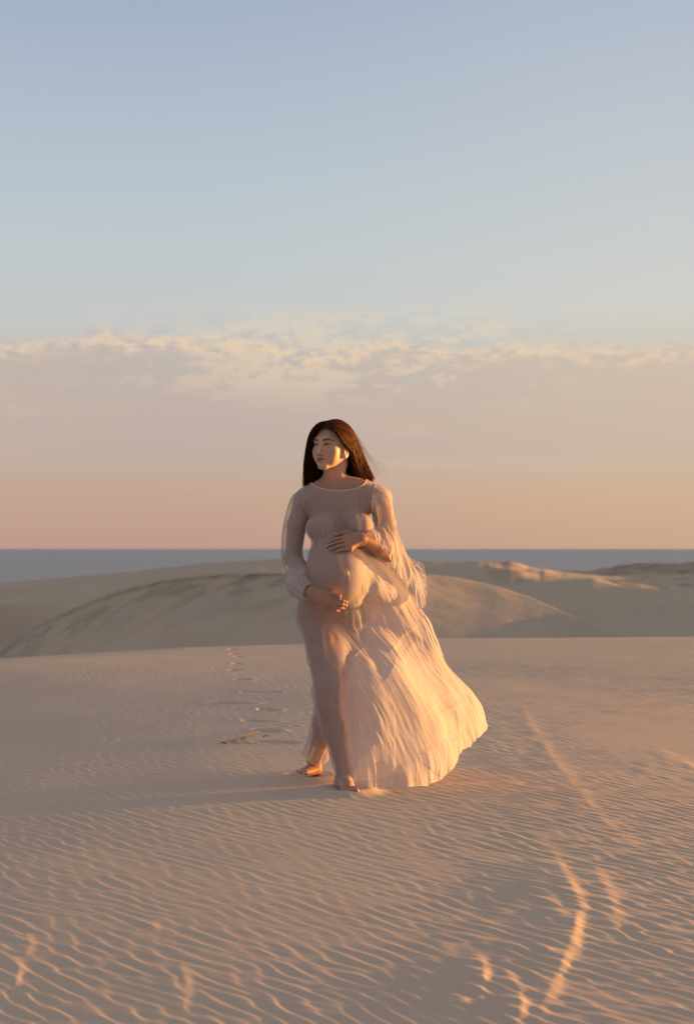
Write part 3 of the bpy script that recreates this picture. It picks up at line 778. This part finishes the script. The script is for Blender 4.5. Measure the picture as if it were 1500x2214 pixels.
body_core = torso+legs+feet
core_st = torso+legs[:5]+[P_cone(ANK_F, ANK_F-[0, 0.01, 0.12], 0.032, 0.032, 0.02)]
def train_table():
    T = [(1170,786,-.02),(1195,800,-.02),(1215,826,-.01),(1250,862,.02),(1300,903,.08),(1350,931,.16),(1395,947,.23),(1430,966,.30),(1460,986,.37),(1490,1011,.44),(1525,1037,.52),(1560,1050,.58),(1600,1060,.60),(1720,1075,.62)]
    return np.array([V(a[1], a[0], a[2]) for a in T])
HEMF = [(700,1680,-.06),(722,1690,-.10),(733,1700,-.12),(742,1693,-.14),(756,1691,-.15),(768,1700,-.13),(790,1703,-.06),(830,1697,.02),(890,1691,.14),(920,1689,.20),(942,1680,.26),(975,1654,.37),(995,1622,.43),(1022,1598,.52),(1033,1590,.55),(1047,1574,.59),(1075,1560,.62)]
HEMB = [(700,1690,-.04),(730,1692,.0),(800,1688,.15),(900,1672,.35),(980,1640,.50),(1030,1590,.60),(1050,1574,.62),(1075,1560,.62)]
hf = np.array([V(*p) for p in HEMF]); hb = np.array([V(*p) for p in HEMB])
FOLDS = [  # crests and hollows of the skirt, followed in the picture plane: points, width px, relief m
    ([(700,1322),(735,1350),(768,1385),(805,1412),(850,1440)], 13, -.016), ([(748,1318),(772,1345),(805,1372),(850,1400),(890,1428)], 9, .016),
    ([(762,1300),(800,1338),(850,1372),(890,1402)], 14, -.010),
    ([(800,1256),(842,1300),(874,1352),(912,1384),(948,1428),(965,1470),(985,1528),(1018,1572)], 13, .022),
    ([(868,1382),(905,1420),(928,1462),(950,1500),(975,1530)], 34, -.024),
    ([(770,1410),(815,1450),(870,1476),(920,1520),(948,1580),(958,1640),(940,1672)], 32, .022),
    ([(945,1520),(975,1560),(985,1600)], 28, -.018), ([(980,1470),(1005,1515),(1030,1560)], 18, .010),
    ([(735,1440),(762,1500),(775,1560),(772,1620)], 24, -.010), ([(780,1560),(800,1600),(795,1650)], 18, .012),
    ([(765,1240),(785,1272),(820,1292),(862,1318)], 10, .016), ([(768,1272),(795,1300),(830,1322)], 10, -.012),
    ([(785,1215),(815,1262),(842,1290)], 8, .014), ([(778,1410),(805,1425),(840,1455)], 10, -.014), ([(725,1412),(750,1422),(778,1430)], 7, -.010),
    ([(690,1505),(708,1512),(735,1520)], 5, -.006), ([(868,1650),(872,1690)], 9, .008), ([(915,1620),(935,1668)], 9, .008),
    ([(905,1330),(925,1375),(945,1425)], 10, .012),
]
ZTOP = V(700, 1188, -0.1)[2]
def build_skirt(parent):
    tr = train_table(); o_ = np.argsort(tr[:, 2]); tz = tr[o_]
    zs = np.linspace(ZTOP, -0.02, 120)
    nF, nB = (760, 300) if not FASTDEV else (420, 180)
    ang = np.linspace(0, 2*math.pi, 240, endpoint=False); rad = np.linspace(0.42, 0.0, 90)
    G_ = []
    for z in zs:
        cpx = np.interp(-z, [-1.2, -0.75, -0.42, -0.08, 0], [728, 716, 714, 740, 746]); c = V(cpx, 1186, 0)
        cx = c[0]; cy = PD+np.interp(-z, [-1.2, -0.85, -0.45, -0.08], [0.02, 0.0, -0.04, -0.07])
        X = cx+np.cos(ang)[:, None]*rad; Y = cy+np.sin(ang)[:, None]*rad
        P = np.stack([X, Y, np.full_like(X, z)], -1)
        s = sdf_eval(core_st, P)-0.006
        k = np.argmax(s < 0, axis=1); has = (s < 0).any(1) & (k > 0); ii = np.nonzero(has)[0]; kk = k[has]
        a = s[ii, kk-1]; b = s[ii, kk]; t = a/(a-b); r = rad[kk-1]+(rad[kk]-rad[kk-1])*t
        pts = np.stack([cx+np.cos(ang[ii])*r, cy+np.sin(ang[ii])*r], -1)
        x = np.interp(z, tz[:, 2], tz[:, 0]); y = np.interp(z, tz[:, 2], tz[:, 1])
        grow = sstep(-z, -1.02, -0.55)
        extra = [[x, y], [x-0.03*grow, y+0.05*grow], [x*0.55+0.0, y+0.06*grow+0.02]]
        # billow of the front sheet between leg and tip
        right = pts[np.argmax(pts[:, 0]-pts[:, 1]*0.8)]
        d = np.array([x, y])-right; L = np.linalg.norm(d); nrm = np.array([d[1], -d[0]])/max(L, 1e-6)
        bulge = 0.13*L*grow
        for f in np.linspace(0.06, 0.94, 12): extra.append(right+d*f+nrm*bulge*(math.sin(math.pi*f**0.8)))
        lo, up = hull2(np.concatenate([pts, np.array(extra)]))
        lo = np.concatenate([lo, up[:1]]); up = np.concatenate([up, lo[:1]])
        G_.append(np.concatenate([resamp(lo, nF+1)[:-1], resamp(up, nB+1)[:-1]]))
    G_ = np.array(G_)
    kz = np.hanning(11)[1:-1]; kz /= kz.sum()
    raw = G_.copy(); wz = sstep(np.arange(len(zs)), 1, 14)[:, None, None]
    for _ in range(2): G_ = sum(kz[i]*G_[np.clip(np.arange(len(zs))+i-4, 0, len(zs)-1)] for i in range(9))
    G_ = raw*(1-wz)+G_*wz
    k = np.hanning(9)[1:-1]; k /= k.sum()                 # ease the section curves
    for _ in range(2 if not FASTDEV else 1): G_ = sum(k[i]*np.roll(G_, i-3, 1) for i in range(7))
    n = nF+nB; front = np.arange(n) < nF
    S = lambda zq: np.stack([[np.interp(-zq[j], -zs, G_[:, j, c]) for j in range(n)] for c in (0, 1)], -1)
    hz = np.full(n, 0.1)
    for _ in range(8):
        p = S(hz); h = np.where(front, np.interp(p[:, 0], hf[:, 0], hf[:, 2]), np.interp(p[:, 0], hb[:, 0], hb[:, 2]))
        hz = hz*0.4+h*0.6
    hz = np.convolve(np.pad(hz, 6, 'wrap'), np.hanning(15)[1:-1]/np.hanning(15)[1:-1].sum(), 'valid')
    uu = np.arange(n)
    hz = hz+0.009*vnoise(uu/26, uu*0, 3)*(~front | (uu > nF*0.4))+0.0016*vnoise(uu/9, uu*0, 5)*(uu > nF*0.3)
    nr = 420 if not FASTDEV else 220
    vv = np.linspace(0, 1, nr)[:, None]
    Z = ZTOP+(hz[None]-ZTOP)*vv
    Pn = np.empty((nr, n, 3)); Pn[..., 2] = Z
    for j in range(n):
        for c in (0, 1): Pn[:, j, c] = np.interp(-Z[:, j], -zs, G_[:, j, c])
    N_ = grid_normals(Pn, True)
    if (N_[:, :nF, 1].mean() > 0): N_ = -N_
    D = Pn[..., 1]; px = Pn[..., 0]*FPX/D+750; py = HZN+(CAMH-Pn[..., 2])*FPX/D
    base_s = sdf_eval(body_core, Pn)
    loose = sstep(base_s, 0.008, 0.05)
    rel = np.zeros_like(px)
    fr = np.broadcast_to(front[None], px.shape)
    for pts, w, a in FOLDS:
        py0 = len(pts) >= 7
        if py0: a = a*1.0
        m = fr & (px > min(p[0] for p in pts)-3*w) & (px < max(p[0] for p in pts)+3*w) & (py > min(p[1] for p in pts)-3*w) & (py < max(p[1] for p in pts)+3*w)
        d, s, t = seg_dist(px[m]+5*vnoise(px[m]/30, py[m]/30, 1), py[m]+5*vnoise(px[m]/30, py[m]/30, 2), pts)
        ds = np.sqrt(d*d+14.0)-3.7
        prof = np.where((s > 0) == (a > 0), np.exp(-ds/(w*1.1)), np.exp(-ds/(w*2.6)))
        if w >= 24: prof = np.exp(-(d/(w*1.15))**2)
        rel[m] += (0.95 if pts[0][1] > 1290 else 0.6)*a*prof*np.clip(np.sin(np.clip(t, 0.001, 0.999)*math.pi), 0, 1)**0.5
    U = uu[None]/n*np.ones_like(px)
    flow = U*46+0.9*vnoise(U*9, vv*3, 1)
    gather = np.exp(-((vv-0.98)/0.10)**2)
    rg = lambda a: 1-np.abs(a)*2
    mid = 0.020*fbm(U*7+vv*0.8, vv*2.6+U*3, 2, 2)+0.0016*fbm(flow*0.8, vv*3.5+U*9, 3, 4)
    mid += 0.0018*rg(vnoise(flow*1.7+vv*3, vv*6+U*9, 4))*sstep(vnoise(U*11+3, vv*5, 3), -0.1, 0.5)
    mid += 0.0045*gather*vnoise(flow*1.1, vv*4, 5)*(U < 0.72)
    upper = sstep(px, 752, 790)*(1-sstep(vv, 0.30, 0.42)*0)
    rel = rel*np.maximum(loose, 0.25*upper)+mid*np.clip(loose*1.0+0.35*upper*fr, 0, 1)
    rel += 0.0012*vnoise(U*90, vv*12, 8)*sstep(px, 740, 765)
    # waves at the free edges
    edge = np.exp(-((U-nF/n)/0.018)**2)
    rel += 0.006*edge*vnoise(vv*16, U*0+2, 3)*sstep(vv, 0.2, 0.5)
    # wobbling loose seam down the left side
    left = np.minimum(U, 1-U)
    rel += (0.006+0.007*(vnoise(vv*34, U*0, 5)))*np.exp(-(left/0.010)**2)*sstep(vv, 0.22, 0.32)
    Pn = Pn+N_*rel[..., None]
    for _ in range(2):                                   # nothing sinks into the body
        s = sdf_eval(body_core, Pn); push = np.maximum(0.0045-s, 0); Pn = Pn+N_*push[..., None]
    Pn[..., 2] = np.maximum(Pn[..., 2], 0.004)
    uvU = U*2.6; uvV = np.broadcast_to(vv*1.15, U.shape)
    o = make_mesh('skirt', Pn.reshape(-1, 3), grid_faces(nr, n, True), GZ_TRAIN, parent)
    set_uv(o, np.stack([uvU, uvV], -1).reshape(-1, 2))
    right = sstep(px+6*vnoise(px/20, py/28, 3), 742, 778)*sstep(py, 1200, 1225)
    pl = (np.maximum(sstep(base_s, 0.008, 0.035), right)*np.clip(fr+0.0, 0, 1)).reshape(-1); set_color_attr(o, 'ply', np.stack([pl, pl, pl, np.ones_like(pl)], -1))
    hv, hF = tube(Pn[-1], 0.0016, 5, True)
    make_mesh('hem', hv, hF, TRIM, o)
    return o

def boundary_loops(F):
    e = np.concatenate([F[:, [0, 1]], F[:, [1, 2]], F[:, [2, 0]]]); es = set(map(tuple, e.tolist()))
    nxt = {a: b for a, b in es if (b, a) not in es}; loops = []
    while nxt:
        a = next(iter(nxt)); L = [a]; b = nxt.pop(a)
        while b in nxt: L.append(b); b = nxt.pop(b)
        loops.append(L)
    return loops
def build_bodice(parent):
    st = 0.0034 if not FASTDEV else 0.005
    xs = np.arange(-0.24, 0.20, st); ys = np.arange(PD-0.26, PD+0.20, st); zs = np.arange(1.0, 1.45, st)
    D = sdf_grid(torso, xs, ys, zs)-0.0062
    v, F = surface_nets(D, xs, ys, zs); v = relax(v, F, 2)
    D_ = v[:, 1]; px = v[:, 0]*FPX/D_+750; py = HZN+(CAMH-v[:, 2])*FPX/D_
    s1 = np.sqrt(((px-731)/61)**2+((py-1037)/24.0)**2)-1
    s1 = np.where(v[:, 2] > 1.32, s1, 1.0)
    v, F = clip_mesh(v, F, s1)
    v, F = clip_mesh(v, F, v[:, 2]-(ZTOP-0.0005))
    # soft creases: drag lines at the armpits and fine vertical pleats
    n = np.zeros_like(v); fn = np.cross(v[F[:, 1]]-v[F[:, 0]], v[F[:, 2]]-v[F[:, 0]])
    for i in range(3):
        for c in range(3): n[:, c] += np.bincount(F[:, i], fn[:, c], minlength=len(v))
    n /= np.linalg.norm(n, axis=1)[:, None]
    sg = np.sign((n*(v-np.array([-0.03, PD+0.03, 1.25]))).sum(1).mean()); n *= sg
    x, y, z = v.T
    side = sstep(np.abs(x+0.03), 0.09, 0.15)*sstep(z, 1.10, 1.16)*(1-sstep(z, 1.33, 1.37))
    r = 0.0035*side*(1-2*np.abs(vnoise(x*26+z*10, z*9, 3)))+0.0005*vnoise(x*110, z*7, 2)+0.0008*vnoise(x*40+3, z*5, 4)
    v = v+n*np.maximum(r, -0.001)[:, None]
    o = make_mesh('bodice', v, F, GZ_TIGHT, parent)
    set_uv(o, np.stack([np.arctan2(x+0.03, -(y-PD-0.03))*0.16, z], -1))
    for L in boundary_loops(F):
        P = v[L]
        if P[:, 2].mean() > 1.30 and len(L) > 20:
            k = 5; P = sum(np.roll(P, i, 0) for i in range(-k, k+1))/(2*k+1)
            tv, tF = tube(P[::2], 0.0019, 6, True); make_mesh('neckline_trim', tv, tF, TRIM, o)
    return o

def sleeve_from_rings(rings, parent, seed, nr, nc, amp, cuff=False):
    Pg = catmull(catmull(np.array(rings), nr, False).transpose(1, 0, 2), nc, True).transpose(1, 0, 2)
    Nn = grid_normals(Pg, True); cen = Pg.mean(1, keepdims=True)
    if ((Pg-cen)*Nn).sum() < 0: Nn = -Nn
    a = np.arange(nc)/nc*2*math.pi; vv = np.linspace(0, 1, nr)[:, None]
    ca, sa = np.cos(a)[None], np.sin(a)[None]
    A = amp(vv)
    w = vnoise(ca*2.2+vv*2.5+7, sa*2.2+vv*1.5, seed); w2 = 1-2*np.abs(vnoise(ca*3.4+vv*2, sa*3.4-vv*2+5, seed+1)); w3 = vnoise(ca*8+vv*6, sa*8-vv*9, seed+2)
    w4 = 1-2*np.abs(vnoise(ca*5.5+vv*1.3, sa*5.5+vv*1.1+3, seed+3))
    w5 = 1-2*np.abs(vnoise(ca*10+vv*3, sa*10+vv*4+9, seed+4))
    rel = A*(0.8*w+0.75*w2+0.22*w3+0.35*w4+0.18*w5)
    if cuff: rel = rel+0.007*sstep(vv, 0.66, 0.76)*np.sin(vv*52+2.5*sa+1.6*ca+2*w)*(0.5+0.5*w2)
    Pg = Pg+Nn*rel[..., None]
    arm_s = sdf_eval(arms, Pg); Pg = Pg+Nn*np.maximum(0.005-arm_s, 0)[..., None]
    o = make_mesh('sleeve', Pg.reshape(-1, 3), grid_faces(nr, nc, True), GZ_SLEEVE, parent)
    set_uv(o, np.stack([np.broadcast_to(a[None]/6.28*0.45, (nr, nc)), np.broadcast_to(vv*0.6, (nr, nc))], -1).reshape(-1, 2))
    pl = np.broadcast_to(sstep(vv, 0.58, 0.70)*0.85 if cuff else sstep(vv, 0.45, 0.8)*0.30, (nr, nc)).reshape(-1); set_color_attr(o, 'ply', np.stack([pl, pl, pl, pl*0+1], -1))
    hv, hF = tube(Pg[-1], 0.0009, 5, True); make_mesh('hem', hv, hF, TRIM, o)
    hv, hF = tube(Pg[1], 0.0010, 5, True); make_mesh('shoulder_seam', hv, hF, TRIM, o)
    return o
def build_back_panel(parent):                            # loose cloth round the rear calf
    cs = [(V(716,1490,.07), .066), (V(708,1535,.13), .066), (V(699,1575,.20), .064), (V(689,1604,.265), .060), (V(681,1624,.30), .061), (V(678,1633,.31), .065)]
    rings = [ring(c, r, unit(np.array(V(679,1650,.33))-V(716,1490,.07)), squash=1.15) for c, r in cs]
    Pg = catmull(catmull(np.array(rings), 120, False).transpose(1, 0, 2), 120, True).transpose(1, 0, 2)
    N_ = grid_normals(Pg, True)
    if ((Pg-Pg.mean(1, keepdims=True))*N_).sum() < 0: N_ = -N_
    a = np.arange(120)/120*6.283; vv = np.linspace(0, 1, 120)[:, None]
    rel = (0.002+0.005*vv)*vnoise(np.cos(a)*3+0*vv, np.sin(a)*3+vv*2, 5)+(0.001+0.003*vv)*vnoise(np.cos(a)*7+0*vv, np.sin(a)*7+vv*4, 7)
    Pg = Pg+N_*rel[..., None]; Pg[..., 2] += 0.016*vv**8*np.cos(a-2.2)
    s = sdf_eval(legs[5:], Pg); Pg += N_*np.maximum(0.005-s, 0)[..., None]
    o = make_mesh('back_panel', Pg.reshape(-1, 3), grid_faces(120, 120, True), GZ_SLEEVE, parent)
    set_uv(o, np.stack([np.broadcast_to(a[None]/6.28*0.4, (120, 120)), np.broadcast_to(vv*0.4, (120, 120))], -1).reshape(-1, 2))
    hv, hF = tube(Pg[-1], 0.0016, 5, True); make_mesh('hem', hv, hF, TRIM, o)
def ring(c, r, axis_, n=12, squash=1.0, ph=0.0):
    ax = unit(axis_); e = unit(np.cross(ax, [0, 1, 0])); f = np.cross(ax, e)   # e to the side, f in depth
    a = np.arange(n)/n*2*math.pi+ph
    return [c+e*r*math.cos(t)+f*r*squash*math.sin(t) for t in a]
def build_sleeves(parent):
    m = 1 if not FASTDEV else 2
    # viewer's left: slim tube with the cuff pushed up in rolls at the wrist
    cs = [(V(668,1080,.04), .057), (V(651,1088,.043), .051), (V(637,1130,.05), .0475), (V(632,1170,.05), .047), (V(632,1208,.045), .0465), (V(641,1235,-.01), .044), (V(648,1246,-.045), .056), (V(652,1262,-.085), .064), (V(659,1272,-.115), .054), (V(670,1280,-.150), .037)]
    rings = []
    for i, (c, r) in enumerate(cs):
        a = cs[min(i+1, len(cs)-1)][0]-cs[max(i-1, 0)][0]
        rings.append(ring(c, r, a))
    sleeve_from_rings(rings, parent, 3, 260//m, 160//m, lambda v: 0.0018+0.0045*sstep(v, 0.55, 0.75), cuff=True)
    # viewer's right: bell sleeve blown out behind the bent forearm
    top = [V(*p) for p in [(803,1108,-.01),(804,1085,-.035),(807,1062,-.025),(810,1050,.0),(811,1046,.02),(811,1045,.035),(811,1046,.05),(810,1050,.07),(807,1062,.09),(806,1085,.095),(804,1105,.07),(803,1112,.03)]]
    r0 = [V(*p) for p in [(808,1108,.0),(815,1090,-.03),(826,1076,-.03),(836,1068,-.01),(840,1065,.01),(842,1064,.03),(841,1064,.05),(838,1067,.07),(830,1075,.09),(820,1088,.09),(811,1104,.07),(807,1111,.03)]]
    r1 = [V(*p) for p in [(808,1098,.0),(817,1100,-.025),(832,1100,-.03),(845,1098,-.02),(845,1096,.0),(847,1096,.02),(846,1096,.04),(842,1096,.065),(836,1096,.085),(822,1096,.08),(811,1096,.06),(807,1097,.03)]]
    r2 = [V(*p) for p in [(807,1135,.0),(818,1137,-.03),(832,1138,-.035),(844,1137,-.02),(851,1136,.0),(853,1135,.02),(853,1134,.04),(849,1133,.07),(843,1133,.09),(826,1133,.085),(812,1134,.06),(806,1135,.03)]]
    r3 = [V(*p) for p in [(802,1149,-.09),(818,1157,-.115),(842,1170,-.085),(855,1176,-.045),(861,1177,.0),(863,1178,.03),(866,1180,.06),(861,1186,.09),(852,1210,.09),(832,1210,.04),(808,1197,-.02),(793,1178,-.07)]]
    r4 = [V(*p) for p in [(799,1152,-.135),(816,1165,-.14),(839,1193,-.10),(856,1212,-.055),(880,1232,.0),(893,1258,.03),(901,1240,.08),(894,1211,.11),(862,1238,.05),(836,1248,-.04),(806,1222,-.08),(787,1183,-.10)]]
    r5 = [V(*p) for p in [(797,1153,-.145),(814,1168,-.15),(836,1205,-.105),(852,1236,-.06),(880,1275,.0),(906,1317,.03),(922,1272,.09),(911,1218,.12),(869,1247,.03),(838,1273,-.06),(803,1240,-.10),(784,1185,-.115)]]
    sleeve_from_rings([top, r0, r1, r2, r3, r4, r5], parent, 11, 300//m, 300//m, lambda v: 0.0035+0.009*sstep(v, 0.35, 0.8))

# ------------------------------------------------------------------ hair
def hair_material():
    m, N, b, out = principled('hair', Roughness=0.5)
    at = N.n('ShaderNodeVertexColor'); at.layer_name = 'tone'
    N.link(at.outputs[0], b.inputs['Base Color']); b.inputs['Specular IOR Level'].default_value = 0.30; b.inputs['Specular Tint'].default_value = (1.0, 0.62, 0.38, 1)
    t = N.n('ShaderNodeBsdfTranslucent', i_Color=(0.55, 0.17, 0.04, 1)); mx = N.n('ShaderNodeMixShader', i_0=0.30)
    N.link(b.outputs[0], mx.inputs[1]); N.link(t.outputs[0], mx.inputs[2]); N.link(mx.outputs[0], out.inputs[0])
    return m
GUIDES = [  # from the face on the viewer's left, round the back, to the face on the right
    [(697,924,-.05),(686,928,-.045),(677,943,-.03),(674,970,.0),(678,998,.03),(689,1026,.05),(684,1048,.06)],
    [(700,916,-.04),(685,924,-.025),(674,945,-.01),(669,975,.02),(668,1008,.05),(669,1048,.06)],
    [(704,913,-.02),(687,921,.0),(673,943,.02),(667,975,.05),(664,1010,.07),(664,1050,.07)],
    [(708,912,.01),(690,920,.05),(678,945,.08),(671,980,.10),(668,1015,.10),(667,1050,.09)],
    [(712,911,.05),(700,928,.11),(692,965,.13),(688,1000,.12),(684,1030,.11),(680,1050,.10)],
    [(716,910,.07),(725,930,.13),(728,965,.15),(735,1005,.14),(742,1030,.13),(745,1048,.12)],
    [(718,909,.05),(745,922,.10),(756,960,.13),(766,1000,.13),(776,1025,.12),(784,1044,.11)],
    [(716,909,.02),(744,917,.05),(763,946,.08),(778,980,.09),(789,1012,.09),(799,1038,.09)],
    [(712,910,-.01),(740,916,.01),(761,942,.04),(775,978,.06),(788,1011,.07),(800,1035,.08)],
    [(706,912,-.03),(732,919,-.03),(752,946,.0),(767,980,.03),(779,1013,.06),(789,1036,.07)],
    [(702,918,-.045),(724,924,-.055),(742,946,-.04),(757,975,.01),(768,1008,.04),(781,1036,.06)],
    [(699,924,-.05),(716,928,-.065),(731,943,-.065),(744,962,-.035),(757,984,.03),(761,1012,.05),(770,1038,.06)],
]
def build_hair(parent):
    m = hair_material()
    cap = head+neck
    Gd = np.array([catmull(np.array([V(*p) for p in g]), 24, False) for g in GUIDES])     # guide, step, xyz
    def outside(P, off):
        for _ in range(4):
            s = sdf_eval(cap, P); e = 0.002
            g = np.stack([sdf_eval(cap, P+np.array(d)*e)-s for d in ((1,0,0),(0,1,0),(0,0,1))], -1)/e
            g /= np.maximum(np.linalg.norm(g, axis=-1), 1e-6)[..., None]
            P = P+g*np.maximum(off-s, 0)[..., None]*(s < 0.05)[..., None]
        return P
    Gd = outside(Gd, np.full(Gd.shape[:-1], 0.007))
    for _ in range(2): Gd[:, 1:-1] = (Gd[:, :-2]+2*Gd[:, 1:-1]+Gd[:, 2:])/4
    ng = len(GUIDES)
    # dense dark underlayer so that no scalp shows
    U = catmull(Gd, 90, False)
    shell = U.copy(); c = np.stack([np.interp(np.linspace(0, 1, 24), [0, 1], [HO[i], HO[i]]) for i in range(3)], -1)
    o = make_mesh('hair', shell.reshape(-1, 3), grid_faces(90, 24), m, parent)
    col = np.tile([0.014, 0.0065, 0.0035, 1.0], (90*24, 1)); set_color_attr(o, 'tone', col)
    # strands
    n = 5200 if not FASTDEV else 2500
    g = np.random.default_rng(21)
    q = g.random(n)*(ng-1); lay = g.random(n)**1.6; ns = 24
    i = np.minimum(q.astype(int), ng-2); f = (q-i)[:, None, None]
    p0, p1, p2, p3 = Gd[np.maximum(i-1, 0)], Gd[i], Gd[i+1], Gd[np.minimum(i+2, ng-1)]
    S_ = 0.5*((2*p1)+(-p0+p2)*f+(2*p0-5*p1+4*p2-p3)*f*f+(-p0+3*p1-3*p2+p3)*f**3)
    t = np.linspace(0, 1, ns)[None, :, None]
    cl = g.integers(0, 150, n); cdir = g.normal(size=(150, 3)); cph = g.random(150)*6.28
    wav = cdir[cl][:, None]*0.0046*np.sin(t*6.5+cph[cl][:, None, None])*t + g.normal(size=(n, 1, 3))*0.0028*(0.3+t) + g.normal(size=(n, 1, 3))*0.006*t**3
    out = S_-HO; out[..., 2] *= 0.3; out /= np.maximum(np.linalg.norm(out, axis=-1), 1e-6)[..., None]
    S_ = S_+out*(lay[:, None, None]*0.010*np.minimum(1, t*6+0.25))+wav
    # flyaways on the windward... leeward side
    fly = (g.random(n) < 0.028) & (q > 6.3) & (q < 9.8); k = fly.sum()
    S_[fly] += (t**2)*(np.stack([g.random(k)*0.075+0.01, g.random(k)*0.03, g.random(k)*0.07-0.015], -1)[:, None])+(t**2)*0.010*np.sin(t*9+g.random((k, 1, 1))*6)
    fl2 = (g.random(n) < 0.02) & (q < 3); k = fl2.sum()
    S_[fl2] += (t**1.5)*(np.stack([-g.random(k)*0.014, g.random(k)*0.01, g.random(k)*0.01], -1)[:, None])
    S_ = outside(S_, np.full(S_.shape[:-1], 0.005))
    r = 0.00075*(1-0.75*np.linspace(0, 1, ns)**2)[None]*np.where(fly | fl2, 0.55, 1.0)[:, None]
    T = np.gradient(S_, axis=1); T /= np.maximum(np.linalg.norm(T, axis=-1), 1e-9)[..., None]
    A = np.cross(T, [0.0, 1.0, 0.03]); A /= np.maximum(np.linalg.norm(A, axis=-1), 1e-9)[..., None]; B = np.cross(T, A)
    an = np.arange(3)/3*2*math.pi
    W_ = S_[:, :, None]+r[..., None, None]*(A[:, :, None]*np.cos(an)[None, None, :, None]+B[:, :, None]*np.sin(an)[None, None, :, None])
    F0 = grid_faces(ns, 3, True); F = (F0[None]+(np.arange(n)*ns*3)[:, None, None]).reshape(-1, 4)
    so = make_mesh('strands', W_.reshape(-1, 3), F, m, o)
    tone = np.array([[0.018, 0.0085, 0.005]])+g.random((n, 1))**2*np.array([[0.060, 0.026, 0.012]])
    tone = tone+(q[:, None] > 6)*np.array([[0.10, 0.036, 0.012]])*g.random((n, 1))  # orange sunlight on the right side put into the strand colour
    col = np.repeat(np.concatenate([tone, np.ones((n, 1))], 1), ns*3, axis=0); set_color_attr(so, 'tone', col)
    return o

# ------------------------------------------------------------------ small things and assembly
def build_stem():
    m, N, b, out = principled('dry_stem', Roughness=0.8); b.inputs['Base Color'].default_value = (0.11, 0.075, 0.04, 1)
    root = bpy.data.objects.new('dry_stem', None); C.objects.link(root)
    x0, y0 = G(515, 1600); root.location = (x0, y0, float(ground_z(np.array([x0]), np.array([y0]))[0]))
    g = np.random.default_rng(5)
    def line(a, b_, w, r, lift, name):
        p, q = np.array(G(*a)), np.array(G(*b_)); t = np.linspace(0, 1, 22)[:, None]
        xy = p+(q-p)*t+np.array([[0, 1.0]])*w*np.sin(t*3.14*1.3)+g.normal(size=(22, 2))*0.004
        z = ground_z(xy[:, 0], xy[:, 1])+lift*np.sin(t[:, 0]*3.14)+0.003
        v, F = tube(np.c_[xy, z]-np.array(root.location), r*(1-0.7*t[:, 0]), 6)
        return make_mesh(name, v, F, m, root)
    line((566, 1583), (466, 1613), 0.03, 0.0030, 0.008, 'stem')
    for a, b_ in (((548,1589),(535,1600)), ((530,1594),(500,1598)), ((512,1600),(482,1604)), ((520,1597),(540,1611)), ((500,1604),(516,1609)), ((570,1593),(584,1592)), ((490,1607),(470,1607))):
        line(a, b_, 0.01, 0.0024, 0.006, 'twig')
    root['label'] = 'thin dry brown plant stem lying on the rippled sand beside the footprints'
    root['category'] = 'plant stem'

build_ground(); build_dunes(); build_sea()
person = bpy.data.objects.new('person', None); C.objects.link(person); person.location = (0, 0, 0)
person['label'] = 'barefoot pregnant woman in a sheer pale gown walking, both hands on her belly'
person['category'] = 'person'
build_body(person)
dress = build_bodice(person); dress.name = 'dress'
build_skirt(dress); build_sleeves(dress); build_back_panel(dress)
build_hair(person)
base = Vector(V(735, 1700, 0.05)); base.z = 0.0            # the Empty stands at her feet
person.location = base
for ch in person.children: ch.location = -base
build_stem()
